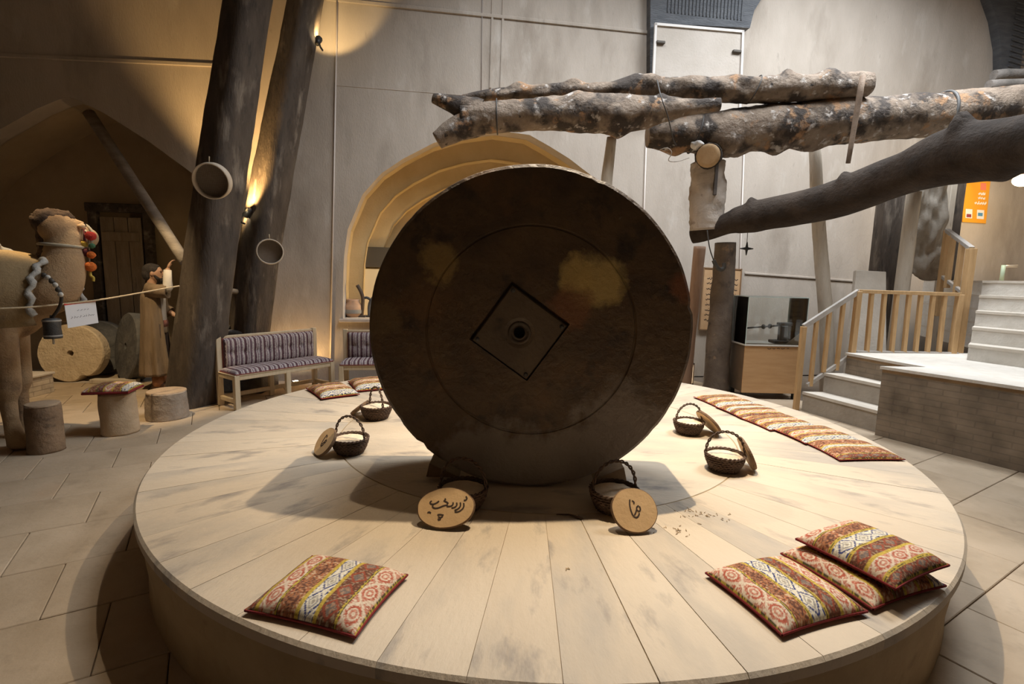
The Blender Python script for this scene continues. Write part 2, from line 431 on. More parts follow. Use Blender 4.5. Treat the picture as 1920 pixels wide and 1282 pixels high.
# the other walls and the ceiling with its roof opening
struct(MB().box((-9.55, -1.2, ZC/2), (.3, 13, ZC)).build('wall_left', PL))
struct(MB().box((10.1, -.6, ZC/2), (.3, 13.6, ZC)).build('wall_right', PL))
struct(MB().box((.2, -7.4, ZC/2), (19.8, .3, ZC)).build('wall_front', PL))
struct(fill_plate('ceiling', [[(-9.7, -7.5), (10.3, -7.5), (10.3, 6.3), (-9.7, 6.3)], [(3.2, .8), (6.0, .8), (6.0, 3.0), (3.2, 3.0)], [(-.8, .3), (1.6, .3), (1.6, 2.7), (-.8, 2.7)]], .2, PL, None, Matrix.Translation((0, 0, ZC+.2))))

# ================================================================== the mill bed
BR, BH = 2.6, .45
bed = thing('mill_bed', 'broad round stone mill bed carrying the upright millstone, baskets and cushions', 'platform')
MB().lathe([(BR-.04, 0), (BR-.045, .12), (BR-.03, .26), (BR-.035, BH-.05), (BR-.036, BH-.0035), (0, BH-.0035)], 160).build('drum_wall', BEDSIDE, bed)
MB().lathe([(0, BH-.003), (1.498, BH-.003), (1.498, BH-.002), (1.494, BH), (0, BH)], 128).build('inner_bed', BEDTOP, bed)
NS = 56; da = 2*pi/NS
def wedge(gap):
    mb = MB(); r0, r1 = 1.505, BR; g = gap; n = 5; top = []; z1, z0 = BH, BH-.05
    def arc(r, ge, zz): 
        w = da/2-ge/r; return [(r*cos(-w+2*w*i/(n-1)), r*sin(-w+2*w*i/(n-1)), zz) for i in range(n)]
    rows = [arc(r0, g, z0), arc(r0, g, z1-.0015), arc(r0+.002, g+.0008, z1), arc((r0+r1)/2, g+.0006, z1), arc(r1-.012, g+.0008, z1), arc(r1, g, z1-.012), arc(r1, g, z0)]
    vs = [v for r in rows for v in r]; fs = []
    for i in range(len(rows)-1):
        for k in range(n-1): fs.append((i*n+k, i*n+k+1, (i+1)*n+k+1, (i+1)*n+k))
    fs.append(tuple(i*n for i in range(len(rows)))); fs.append(tuple(i*n+n-1 for i in range(len(rows)))[::-1])
    return mb.add(vs, fs).mesh('rim_slab')
wm = wedge(.0003); wm2 = wedge(.0026)
for k in range(NS):
    o = obj('rim_slab', wm2 if k == 43 else wm, BEDTOP, bed, (0, 0, random.uniform(-.0006, .0004)), (0, 0, k*da+.045))

# ================================================================== the upright runner stone
SR = .895; SY0, SY1 = -1.19, -.70; SX = -.10; SZ = BH+SR-.005
stone = thing('millstone', 'huge upright dark millstone disc standing on the round mill bed', 'millstone', (SX, SY0, BH))
def stone_mat(name):
    m = M(name, (.055, .030, .012), (.105, .062, .025), 4.5, .42, .6, 26, layers=[((.13, .066, .022), 2.6, .54, .68), ((.022, .013, .007), 4, .55, .68), ((.16, .13, .09), 16, .66, .74)])
    nt = m.node_tree; b = nt.nodes['Principled BSDF']; L = nt.links.new
    src = b.inputs['Base Color'].links[0].from_socket
    tc = nd(nt, 'ShaderNodeTexCoord'); nz = nd(nt, 'ShaderNodeTexNoise'); nz.inputs['Scale'].default_value = 7; nz.inputs['Detail'].default_value = 10; nz.inputs['Roughness'].default_value = .62; L(tc.outputs['Object'], nz.inputs['Vector'])
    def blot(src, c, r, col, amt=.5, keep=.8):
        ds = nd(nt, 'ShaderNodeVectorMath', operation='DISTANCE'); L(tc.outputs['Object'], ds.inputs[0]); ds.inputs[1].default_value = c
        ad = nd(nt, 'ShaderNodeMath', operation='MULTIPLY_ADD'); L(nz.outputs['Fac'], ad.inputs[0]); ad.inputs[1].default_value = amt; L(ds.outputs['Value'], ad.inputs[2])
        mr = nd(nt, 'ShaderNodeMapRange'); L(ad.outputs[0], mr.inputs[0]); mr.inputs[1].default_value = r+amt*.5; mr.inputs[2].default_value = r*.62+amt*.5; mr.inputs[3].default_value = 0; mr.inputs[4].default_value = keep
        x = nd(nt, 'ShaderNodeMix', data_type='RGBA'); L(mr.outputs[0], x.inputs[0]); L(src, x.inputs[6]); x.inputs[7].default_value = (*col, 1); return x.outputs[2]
    # golden and red-brown patches at set spots and the dusty lower face
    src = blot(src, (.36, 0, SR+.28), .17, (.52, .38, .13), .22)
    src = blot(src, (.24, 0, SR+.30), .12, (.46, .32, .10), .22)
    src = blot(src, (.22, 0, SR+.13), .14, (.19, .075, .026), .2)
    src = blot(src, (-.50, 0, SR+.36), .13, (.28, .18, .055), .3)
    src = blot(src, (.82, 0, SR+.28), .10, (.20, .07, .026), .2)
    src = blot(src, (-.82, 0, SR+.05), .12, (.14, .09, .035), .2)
    for c in ((.30, 0, .16), (.0, 0, .10), (.52, 0, .34), (-.25, 0, .12)):
        src = blot(src, c, .30, (.20, .165, .135), .45, .8)
    L(src, b.inputs['Base Color'])
    return m
SQ = radians(54.7); PCX = -.063
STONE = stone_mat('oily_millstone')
def groove_disc():
    n = 144; th = SY1-SY0
    prof = [(.30, .004), (.555, .0), (.566, .0), (.571, .006), (.577, .006), (.582, 0), (.70, 0), (SR-.022, 0), (SR-.006, .010), (SR, .03), (SR, th-.03), (SR-.02, th), (0, th)]
    mb = MB(); vs = []
    for i, (r, h) in enumerate(prof):
        for k in range(n):
            a = 2*pi*k/n; rr = r
            if r > .8: rr = r*(1+.004*noise.noise((cos(a)*5, sin(a)*5, h*4))) - max(0, noise.noise((cos(a)*14, sin(a)*14, 3))-.35)*.035*(1 if h < .05 else .3)
            if r == .30:
                # inner boundary follows a square turned on its corner (the plate seat)
                b = a-SQ; q = (b+pi/4) % (pi/2)-pi/4; rr = .198/cos(q)
            vs.append((rr*cos(a)+(PCX if r == .30 else 0), h if r != .30 else .0, SR+rr*sin(a)))
    fs = []
    for i in range(len(prof)-2):
        for k in range(n):
            k2 = (k+1) % n; fs.append((i*n+k, i*n+k2, (i+1)*n+k2, (i+1)*n+k))
    m_ = len(prof)-2
    fs.append(tuple(m_*n+k for k in range(n)))
    # seat walls going in behind the plate
    ba = len(vs)
    for k in range(n):
        v = vs[k]; vs.append((v[0], .05, v[2]))
    for k in range(n):
        k2 = (k+1) % n; fs.append((k, k2, ba+k2, ba+k))
    fs.append(tuple(ba+k for k in range(n)))
    return mb.add(vs, fs, False)
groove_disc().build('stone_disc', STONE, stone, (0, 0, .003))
def sqplate():
    mb = MB(); s = .188; R = Matrix.Rotation(0, 3, 'Y')
    n = 48; vs = []
    def sq(k, h):
        a = 2*pi*k/n; q = (a+pi/4) % (pi/2)-pi/4; r = h/cos(q); an = a+SQ; return (r*cos(an), r*sin(an))
    rings = [(0, .045), (1, .008), (2, .002), ('c', .05, .002), ('c', .042, .02)]
    for k in range(n):
        x, z = sq(k, s); vs.append((x, .045, z))
    for k in range(n):
        x, z = sq(k, s); vs.append((x, .012, z))
    for k in range(n):
        x, z = sq(k, s-.006); vs.append((x, .006, z))
    for r, y in ((.085, .006), (.06, .012), (.052, .03)):
        for k in range(n):
            a = 2*pi*k/n+SQ; vs.append((r*cos(a), y, r*sin(a)))
    fs = []
    for i in range(5):
        for k in range(n):
            k2 = (k+1) % n; fs.append((i*n+k, i*n+k2, (i+1)*n+k2, (i+1)*n+k))
    return mb.add(vs, fs)
PLATE = M('oily_plate', (.085, .058, .034), (.125, .088, .052), 5, .42, .3, 40, layers=[((.17, .075, .032), 5, .6, .74), ((.03, .022, .016), 6, .58, .72)])
pc = (PCX, 0, SR-.005)
plate = sqplate().build('hub_plate', PLATE, stone, pc)
hub = MB().lathe([(.068, .03), (.064, .008), (.05, .004), (.046, .012), (.034, .012), (.032, .006), (.030, .06)], 40, axis='Y').build('hub_ring', M('hub_grease', (.05, .035, .02), (.09, .06, .035), 20, .4, .3), plate)
MB().lathe([(.0, .045), (.031, .045)], 40, axis='Y').build('axle_hole', M('bore_dark', (.008, .006, .005), rough=.9), plate)
for k in (0, 1, 2, 3):
    a = SQ+pi/4+k*pi/2
    MB().lathe([(0, -.004), (.011, -.003), (.013, .008)], 12, c=(.235*cos(a), .0, .235*sin(a)), axis='Y').build('bolt_head', IRON, plate)
# low wooden wedges that keep the stone from rolling
for sx, lb in ((-1, 'dark wooden wedge under the left side of the big stone'), (1, 'dark wooden wedge under the right side of the big stone')):
    x0 = SX+sx*.40
    mb = MB().prism([(0, 0), (.20, 0), (.18, .085), (.02, .012)], -.14, .14, lambda v, s=sx: Vector((s*v.x, v.z, v.y)))
    tag(mb.build('wedge_block', M('wedge_wood', (.20, .13, .075), (.28, .19, .11), 8, .8, .4), None, (x0, -.92, BH), None, .004), lb, 'wedge')

# ================================================================== kilim cushions
def kilim_color(u, v, kind):
    rn = noise.noise((u*46, v*46, 1.7+kind)); r2 = noise.noise((u*95, v*95, 5))
    CR = (.62, .50, .38); RED = (.40, .105, .065); BRN = (.13, .055, .035); ORG = (.36, .15, .07); YEL = (.50, .36, .07)
    WHT = (.66, .60, .48); BLU = (.05, .06, .17); GRN = (.05, .05, .03); PNK = (.50, .25, .175)
    if kind == 0: bands = [(.10, 'b'), (.175, 'r'), (.185, 'o'), (.165, 'w'), (.185, 'b'), (.19, 'r')]
    elif kind == 1: bands = [(.19, 'r'), (.17, 'o'), (.19, 'w'), (.17, 'b'), (.17, 'r'), (.11, 'b')]
    elif kind == 2: bands = [(.14, 'w'), (.32, 'o'), (.12, 'w'), (.30, 'o'), (.12, 'b')]
    else: bands = [(.16, 'r'), (.16, 'o'), (.15, 'b'), (.18, 'r'), (.18, 'o'), (.17, 'w')]
    a = 0
    for w, k in bands:
        if u < a+w or (w, k) == bands[-1]: break
        a += w
    t = min(1, max(0, (u-a)/w)); e = min(t, 1-t)*w
    if e < .016:
        if .006 < e < .010: return GRN if rn > -.1 else YEL
        return YEL if r2 > -.25 else (.30, .21, .05)
    x = (t-.5)*2; P = .30 if k in 'rw' else .24
    y = ((v/P) % 1-.5)*2
    dd = abs(x)+abs(y)*.95
    if k == 'r':
        el = sqrt((x/.62)**2+(y/.62)**2)
        if el < .25: return CR
        if el < .55: return PNK if r2 > -.2 else RED
        if el < .75: return CR
        if el < 1.0: return RED if rn > -.25 else PNK
        if abs(abs(x)-abs(sin(pi*v/P))*.9) < .16: return CR
        return PNK if rn > .05 else (RED if rn > -.2 else CR)
    if k == 'w':
        if abs(dd-.85) < .10: return BLU if r2 > -.3 else WHT
        if abs(dd-.45) < .07: return (.30, .28, .26)
        if dd < .2: return (.34, .30, .24)
        if dd > 1.25 and abs(abs(x)-.75) < .13: return BLU if rn > -.1 else WHT
        return WHT if rn > -.35 else (.42, .38, .34)
    if k == 'o':
        if dd < .8 and rn > .05: return BRN
        if dd < .9: return ORG if r2 > -.15 else (.20, .12, .09)
        if rn > .2: return (.5, .34, .22)
        if rn < -.22: return BRN
        return ORG if r2 > -.3 else RED
    if dd < .55: return (.17, .13, .11) if rn > -.15 else (.33, .20, .13)
    if abs(dd-.75) < .12: return (.28, .07, .04)
    if rn > .18: return (.30, .21, .14)
    return BRN if r2 > -.2 else (.24, .085, .05)
def cushion_mesh(kind, S=.46, T=.055, n=116):
    top = MB(); vs = []; cols = []
    def P(i, j):
        u = i/n; v = j/n; x = (u-.5)*2; y = (v-.5)*2
        k = 1-.045*(1-x*x)*0; pin = 1-.05*(1-abs(y)**3)*abs(x)**6
        X = x*S/2*(1-.05*(1-y*y)*abs(x)**4); Y = y*S/2*(1-.05*(1-x*x)*abs(y)**4)
        hgt = T*((1-x**4)*(1-y**4))**.55
        hgt += .006*noise.noise((x*2.2, y*2.2, kind*3.1))*(1-x**8)*(1-y**8)
        return X, Y, hgt
    for j in range(n+1):
        for i in range(n+1):
            X, Y, h = P(i, j); vs.append((X, Y, .016+h*.9)); cols.append(kilim_color(i/n, j/n, kind))
    fs = [(j*(n+1)+i, j*(n+1)+i+1, (j+1)*(n+1)+i+1, (j+1)*(n+1)+i) for j in range(n) for i in range(n)]
    me = bpy.data.meshes.new('kilim_face'); me.from_pydata(vs, [], fs); me.polygons.foreach_set('use_smooth', [True]*len(fs))
    ca = me.color_attributes.new('Col', 'FLOAT_COLOR', 'POINT')
    ca.data.foreach_set('color', [c for q in cols for c in (*q, 1)])
    me.materials.append(MATTR)
    m2 = 26; vs = []
    for j in range(m2+1):
        for i in range(m2+1):
            u = i/m2*n; v = j/m2*n; X, Y, h = P(u, v); e = 1 if 0 < i < m2 and 0 < j < m2 else 0
            vs.append((X*1.004, Y*1.004, max(0, .016-h*.45) if e else .0155))
    fs = [(j*(m2+1)+i, (j+1)*(m2+1)+i, (j+1)*(m2+1)+i+1, j*(m2+1)+i+1) for j in range(m2) for i in range(m2)]
    mb = bpy.data.meshes.new('red_backing'); mb.from_pydata(vs, [], fs); mb.polygons.foreach_set('use_smooth', [True]*len(fs)); mb.materials.append(REDC)
    # corded seam
    path = [P(i, 0) for i in range(0, n, 4)]+[P(n, j) for j in range(0, n, 4)]+[P(i, n) for i in range(n, 0, -4)]+[P(0, j) for j in range(n, 0, -4)]
    path.append(path[0]); sm = MB().tube([(x, y, .0155) for x, y, h in path], .0045, 5, cap=False).mesh('seam_cord'); sm.materials.append(REDC)
    return me, mb, sm
CM = {k: cushion_mesh(k) for k in range(4)}
def cushion(label, loc, rz, kind, sx=1, sy=1, tilt=(0, 0), group='kilim cushions on the mill bed', sz=1):
    t = thing('kilim_cushion', label, 'cushion', loc, rz, group)
    t.rotation_euler = (tilt[0], tilt[1], rz); t.scale = (sx, sy, sz)
    for me, nm in zip(CM[kind], ('kilim_face', 'red_backing', 'seam_cord')): obj(nm, me, None, t)
    return t
def cush4(label, corners, kind, z=BH, tilt=(0, 0), sz=1, dz=0, flip=False):
    """corners in the picture: near-left, near-right, far-right, far-left of the pattern's u/v axes"""
    P = [atz(x, y, z+.02) for x, y in corners]
    c = sum(P, Vector())/4; u = ((P[1]-P[0])+(P[2]-P[3]))/2; v = ((P[3]-P[0])+(P[2]-P[1]))/2
    L1, L2 = u.length, v.length
    return cushion(label, (c.x, c.y, z+dz), atan2(u.y, u.x), kind, L1/.46, L2/.46, tilt, sz=sz)
cush4('striped kilim cushion lying alone at the front left edge of the mill bed', [(452, 1146), (672, 1190), (760, 1079), (590, 1040)], 0, sz=1.15)
cush4('striped kilim cushion at the front right, leaning on the doubled pair', [(1470, 1188), (1642, 1140), (1452, 1047), (1320, 1074)], 1, sz=1.15)
cush4('lower cushion of the doubled pair at the front right edge', [(1640, 1142), (1775, 1095), (1590, 1008), (1462, 1036)], 3, sz=1.15, tilt=(0, 0))
cush4('upper cushion lying tilted on top of the doubled pair at the front right', [(1500, 1040), (1660, 1092), (1792, 1062), (1602, 985)][0:0] or [(1478, 1002), (1665, 1096), (1795, 1066), (1606, 985)], 1, z=BH+.075, sz=1.2)
# two by the benches
cush4('small striped cushion at the back left of the bed, nearer the long bench', [(576, 730), (607, 748), (670, 738), (638, 718)], 3, sz=1.2)
cush4('striped cushion at the back of the bed, half hidden behind the great stone', [(655, 717), (668, 733), (745, 727), (722, 707)], 3, sz=1.2)
# the row along the right edge
rowp = [((1306, 744), (1352, 765), (1420, 757), (1368, 739)), ((1350, 764), (1398, 786), (1470, 776), (1416, 756)), ((1398, 785), (1452, 808), (1528, 797), (1466, 775)),
        ((1462, 806), (1520, 836), (1604, 820), (1530, 796)), ((1520, 832), (1583, 864), (1688, 856), (1600, 819))]
for k, (q, kd, lb) in enumerate(zip(rowp, (3, 1, 3, 3, 2), ('farthest cushion of the row along the right edge of the bed', 'second cushion from the far end of the right edge row',
        'middle cushion of the row along the right edge of the bed', 'second nearest cushion of the row along the right edge', 'nearest cushion of the right edge row, orange-brown with blue-white end bands'))):
    cush4(lb, q, kd, sz=.8, dz=.003*(k % 2))

# ================================================================== wicker baskets with flour and wood-slice signs
WICK = M('dark_wicker', (.06, .033, .02), (.13, .075, .045), 40, .75, .6, 60)
FLOUR = M('flour', (.66, .52, .36), (.74, .61, .45), 20, .95, .4, 50)
SLICE = M('wood_slice_face', (.55, .36, .18), (.63, .43, .23), 6, .7, .15, 40)
SBARK = M('slice_bark', (.13, .075, .04), (.22, .13, .07), 20, .9, .7, 40)
def basket_parts(R=.115, H=.10, hh=.15, oval=1.0):
    bowl = MB()
    nr = 8
    for i in range(nr):
        f = i/(nr-1); z = .012+f*(H-.012); r = R*(.72+.28*sin(f*pi*.5))
        path = []
        for k in range(57):
            a = 2*pi*k/56; w = .004*(1 if (k+i) % 2 else -1)
            path.append(((r+w)*cos(a), (r+w)*sin(a)*oval, z+.002*sin(a*3+i)))
        bowl.tube(path, .0068, 5, cap=False)
    for k in range(28):
        a = 2*pi*k/28
        bowl.tube([(R*.72*cos(a), R*.72*sin(a)*oval, .004), (R*.88*cos(a), R*.88*sin(a)*oval, H*.5), (R*1.0*cos(a), R*1.0*sin(a)*oval, H+.006)], .004, 5)
    bowl.lathe([(0, .006), (R*.70, .006), (R*.86, H*.5), (R*.96, H-.004)], 28)
    rim = MB(); 
    for s in (0, 1):
        rim.tube([((R*1.02+.006*cos(a*14+s*pi))*cos(a), (R*1.02+.006*cos(a*14+s*pi))*sin(a)*oval, H+.004+.005*sin(a*14+s*pi)) for a in [2*pi*k/112 for k in range(113)]], .005, 5, cap=False)
    hd = MB()
    for s in (0, 1):
        pth = []
        for k in range(61):
            a = pi*k/60; tw = k*.62+s*pi
            c = Vector((0, R*1.0*oval*cos(a), H+hh*sin(a)**.85)); out = Vector((0, cos(a), sin(a)))
            pth.append(c+out*.0055*cos(tw)+Vector((1, 0, 0))*.0055*sin(tw))
        hd.tube(pth, .0048, 5)
    fl = MB(); n = 28; vs = [(0, 0, H*1.10)]
    for ri, zz in ((.35, 1.08), (.7, 1.03), (.95, .93)):
        for k in range(n):
            a = 2*pi*k/n; vs.append((R*ri*cos(a), R*ri*sin(a)*oval, H*zz+.006*noise.noise((cos(a)*3, sin(a)*3, ri*4))))
    fs = [(0, 1+k, 1+(k+1) % n) for k in range(n)]
    for i in range(2):
        for k in range(n): fs.append((1+i*n+k, 1+(i+1)*n+k, 1+(i+1)*n+(k+1) % n, 1+i*n+(k+1) % n))
    fl.add(vs, fs, True)
    return bowl, rim, hd, fl
BPM = [(nm, b.mesh(nm), m) for nm, b, m in zip(('woven_bowl', 'braided_rim', 'twisted_handle', 'flour_fill'), basket_parts(), (WICK, WICK, WICK, FLOUR))]
def basket(label, px, py, rz, sc=1.0, extra=None):
    p = atz(px, py, BH)
    t = thing('wicker_basket', label, 'basket', (p.x, p.y, BH), rz, 'wicker baskets around the millstone'); t.scale = (sc,)*3
    for nm, me, m in BPM: obj(nm, me, m, t)
    return p, t
def slice_sign(label, c, ax, ay, normal, roll=0, lines=None, w=.011, ink_scale=None):
    """a thin slice of trunk: face towards normal, standing on its bark edge"""
    n = Vector(normal).normalized(); up = Vector((0, 0, 1)); x = up.cross(n).normalized(); y = n.cross(x)
    R = Matrix((x, y, n)).transposed() @ Matrix.Rotation(roll, 3, 'Z')
    t = thing('wood_slice', label, 'wood slice', c, 0, 'wood slices lettered with spice names'); t.rotation_euler = R.to_euler()
    N = 44; th = .022; out = []
    for k in range(N):
        a = 2*pi*k/N; f = 1+.035*noise.noise((cos(a)*1.6+ax*30, sin(a)*1.6, ay*20)); out.append((ax*f*cos(a), ay*f*sin(a)))
    MB().add([(x_*.965, y_*.965, th/2) for x_, y_ in out]+[(x_*.965, y_*.965, -th/2) for x_, y_ in out], [tuple(range(N)), tuple(range(N, 2*N))[::-1]]).build('sawn_face', SLICE, t)
    rows = [(.965, th/2), (1.0, th/2-.003), (1.012, 0), (1.0, -th/2+.003), (.965, -th/2)]
    vs = [(x_*f, y_*f, z) for f, z in rows for x_, y_ in out]
    MB().add(vs, [(i*N+k, i*N+(k+1) % N, (i+1)*N+(k+1) % N, (i+1)*N+k) for i in range(4) for k in range(N)], True).build('bark_edge', SBARK, t)
    if lines: strokes(MB(), lines, w, th/2+.0002).build('lettering', INK, t)
    # lift so the lowest rim point touches the bed
    low = min((R@Vector((x_*1.0, y_*1.0, s*th/2))).z for x_, y_ in out for s in (-1, 1)); t.location.z = BH-low
    return t
def tr(lines, cx, cy, hx, hy, ax, ay, wf=1):
    return [chaikin([((x-cx)/hx*ax, -(y-cy)/hy*ay) for x, y in l], 2) for l in lines]
L1 = [[(425, 338), (436, 352), (426, 366), (412, 364)], [(412, 382), (416, 410), (398, 432), (372, 444), (352, 440)], [(388, 378), (392, 404), (374, 424), (350, 430)],
      [(362, 378), (366, 398), (350, 412), (328, 414)], [(336, 376), (338, 394), (318, 404), (292, 402)], [(300, 392), (268, 398), (236, 412), (208, 414), (190, 402), (196, 390)],
      [(268, 362), (290, 372), (304, 384)], [(236, 364), (218, 378), (196, 386), (176, 382), (170, 370), (184, 362)], [(276, 348), (283, 358)], [(160, 442), (174, 436), (184, 446)],
      [(232, 458), (252, 456), (276, 462)], [(238, 470), (256, 480), (270, 468)], [(238, 484), (246, 494), (258, 486)]]
L2 = [[(1612, 384), (1604, 420), (1608, 462), (1618, 494), (1638, 504), (1656, 492), (1664, 474)], [(1626, 392), (1640, 402), (1636, 414)], [(1668, 426), (1652, 434), (1648, 452), (1664, 466), (1678, 452), (1672, 430)], [(1628, 486), (1640, 470), (1648, 452)]]
# front left
p, _ = basket('wicker basket with tall twisted handle at the front left, behind its oval lettered slice', 868, 950, radians(80), 1.05)
q = atz(836, 982, BH); slice_sign('oval wood slice with long dark calligraphy, front left of the stone', (q.x, q.y, 0), .142, .098, (-.12, -.72, .62), radians(7), tr(L1, 284, 408, 205, 140, .142, .098), .0068)
# front right
p, _ = basket('wicker basket at the front right holding pale flour, behind a round slice', 1150, 954, radians(105), 1.05)
q = atz(1187, 990, BH); slice_sign('round wood slice with one small curled mark, front right of the stone', (q.x, q.y, 0), .113, .106, (.10, -.80, .58), 0, tr(L2, 1636, 452, 160, 148, .113, .106), .0065)
# left pair
basket('flour basket with arched handle left of the stone, by a leaning slice', 657, 848, radians(70), 1.0)
q = atz(611, 852, BH); slice_sign('narrow looking slice leaning edge-on beside the left flour basket', (q.x, q.y, 0), .105, .10, (-.62, -.50, .60), 0, tr(L2, 1636, 452, 160, 148, .105, .10), .009)
basket('farthest left flour basket, close beside the rim of the stone', 706, 784, radians(40), 1.05)
q = atz(680, 778, BH); slice_sign('slice lying against the farthest left basket', (q.x-.02, q.y, 0), .10, .09, (-.62, .10, .75), 0, None)
# right pair
basket('smaller dark basket at the back right of the bed', 1290, 812, radians(100), .95)
q = atz(1327, 813, BH); slice_sign('slice leaning against the right side of the smaller dark basket', (q.x, q.y, 0), .125, .115, (.72, .15, .62), 0, None)
basket('flour filled basket at the right with an arched twisted handle', 1357, 880, radians(75), 1.0)
q = atz(1398, 878, BH); slice_sign('slice leaning edge-on at the right of the flour filled basket', (q.x, q.y, 0), .115, .11, (.88, -.12, .42), 0, None)
a = atz(1043, 966, BH); b = atz(1092, 974, BH)
tag(MB().tube([(a.x, a.y, BH+.006), ((a.x+b.x)/2, a.y-.005, BH+.008), (b.x, b.y, BH+.006)], [.003, .005, .006], 6).build('twig', WICK), 'short dark twig lying on the bed by the front right basket', 'twig')
mb = MB(); rs = random.Random(4)
for (x, y), n_, sp in (((1318, 968), 34, .07), ((1262, 996), 16, .05), ((1060, 1066), 3, .01)):
    c = atz(x, y, BH)
    for _ in range(n_):
        p = Vector((c.x+rs.gauss(0, sp), c.y+rs.gauss(0, sp*.6), BH+.003)); a = rs.uniform(0, pi); d = Vector((cos(a), sin(a), rs.uniform(0, .3)))*rs.uniform(.006, .02)
        mb.tube([p-d*.5, p+d*.5], .0016, 4)
o = mb.build('straw_crumbs', M('straw', (.34, .22, .10), (.45, .31, .15), 30, .9)); tag(o, 'scattered straw crumbs on the bed in the right-hand shadow', 'straw', None, 'stuff')

# ================================================================== timbers of the oil press
def resample(P, n):
    P = chaikin(P, 2); d = [0]
    for a, b in zip(P, P[1:]): d.append(d[-1]+(Vector(a[:3])-Vector(b[:3])).length)
    out = []; j = 0
    for i in range(n):
        t = d[-1]*i/(n-1)
        while j < len(d)-2 and d[j+1] < t: j += 1
        f = (t-d[j])/max(1e-9, d[j+1]-d[j]); out.append(tuple(x+(y-x)*f for x, y in zip(P[j], P[j+1])))
    return out
def log_mb(P, n=70, seg=22, knots=(), rough=.10, seed=0.0, fr=3.0):
    """P: (x,y,z,r)"""
    Q = resample(P, n); pts = [q[:3] for q in Q]; rad = [q[3] for q in Q]
    ks = [(k[0], k[1], k[2], k[3]) for k in knots]
    def fn(t, a, p):
        v = 1+rough*noise.noise((p.x*fr+seed, p.y*fr+cos(a)*1.3, p.z*fr+sin(a)*1.3))+rough*.5*noise.noise((p.x*fr*3+seed, cos(a)*3, sin(a)*3+p.z*fr*3))
        for kt, ka, w, h in ks:
            da_ = (a-ka+pi) % (2*pi)-pi; v += h*math.exp(-((t-kt)/w)**2-(da_/.55)**2)
        return v
    return MB().tube(pts, rad, seg, True, fn), pts, rad
def pxlog(pts):
    out = []
    for px, py, hw, Y in pts:
        p = at(px, py, Y); dep = (p-CP).dot(_fw); out.append((p.x, p.y, p.z, hw*dep/F))
    return out
OLDCUT = M('weathered_cut', (.20, .145, .10), (.30, .225, .16), 10, .85, .4, 30)
def cut_end(parent, P, Q, r, m=OLDCUT):
    d = (Vector(Q)-Vector(P)).normalized(); R = d.to_track_quat('Z', 'Y').to_matrix(); mb = MB()
    mb.lathe([(0, .004), (r*.6, .005), (r*.93, .003), (r*.95, -.012)], 20, c=P, R=R); return mb.build('cut_end', m, parent)
def make_log(name, label, cat, pts, m, knots=(), rough=.1, ends=(1, 1), seed=0, fr=3.0, n=70, cm=None):
    P = pxlog(pts); t = thing(name, label, cat)
    mb, q, r = log_mb(P, n=n, knots=knots, rough=rough, seed=seed, fr=fr); mb.build('trunk', m, t)
    if ends[0]: cut_end(t, q[0], Vector(q[0])*2-Vector(q[1]), r[0])
    if ends[1]: cut_end(t, q[-1], Vector(q[-1])*2-Vector(q[-2]), r[-1], cm or OLDCUT)
    return t, q, r
U = pi/2
logA, qa, ra = make_log('press_log', 'long thin gnarled log, topmost of the bundle above the stone', 'log',
    [(868, 184, 7, 2.98), (953, 174, 12, 2.94), (1050, 172, 14, 2.9), (1150, 168, 13, 2.87), (1195, 163, 17, 2.86), (1240, 163, 19, 2.85), (1320, 167, 21, 2.83), (1420, 169, 24, 2.8), (1530, 163, 23, 2.78), (1600, 159, 23, 2.75), (1629, 160, 21, 2.74)], BARK,
    knots=[(.14, 0, .018, .7), (.28, .4, .02, .6), (.43, 0, .03, .5), (.47, 1.0, .02, .5), (.80, .2, .015, .5), (.9, .6, .02, .3)], rough=.22, seed=4, n=110, fr=4)
make_log('forked_log', 'thick log with a forked left end reaching over the niche arch', 'log',
    [(866, 224, 27, 2.62), (930, 219, 28, 2.62), (1000, 215, 29, 2.62), (1080, 212, 32, 2.62), (1150, 213, 34, 2.62), (1205, 211, 31, 2.62), (1240, 206, 23, 2.6), (1295, 200, 14, 2.56), (1350, 196, 11, 2.52)], BARK,
    knots=[(.45, .6, .03, .25), (.62, 3.3, .03, .35), (.78, 0, .02, .3)], rough=.14, seed=9, ends=(0, 1), n=90)
fk = [o for o in COL.objects if o.name == 'forked_log'][0]
for nm, pts in (('upper_fork', [(902, 212, 24, 2.62), (870, 203, 21, 2.61), (838, 192, 14, 2.60), (812, 184, 9, 2.60)]), ('lower_fork', [(902, 226, 25, 2.62), (868, 236, 24, 2.60), (842, 250, 20, 2.58), (820, 264, 16, 2.57)])):
    mb, q, r = log_mb(pxlog(pts), 24, 18, rough=.14, seed=2); b = mb.build(nm, BARK, fk); cut_end(b, q[-1], Vector(q[-1])*2-Vector(q[-2]), r[-1])
logC, qc, rc = make_log('bearing_log', 'massive pale weathered beam running off the right edge above the railing', 'beam',
    [(1214, 256, 19, 2.98), (1240, 254, 27, 2.98), (1262, 252, 31, 2.98), (1340, 249, 38, 2.96), (1420, 240, 41, 2.94), (1530, 231, 41, 2.92), (1650, 223, 40, 2.9), (1750, 217, 40, 2.88), (1850, 208, 39, 2.85), (1930, 202, 39, 2.83), (2060, 192, 39, 2.8)], BARK,
    knots=[(.06, 3.2, .02, .35), (.17, 2.6, .03, .35), (.20, 3.6, .025, .25), (.29, 3.1, .02, .25), (.37, 3.2, .03, .18)], rough=.12, seed=15, ends=(1, 0), n=110)
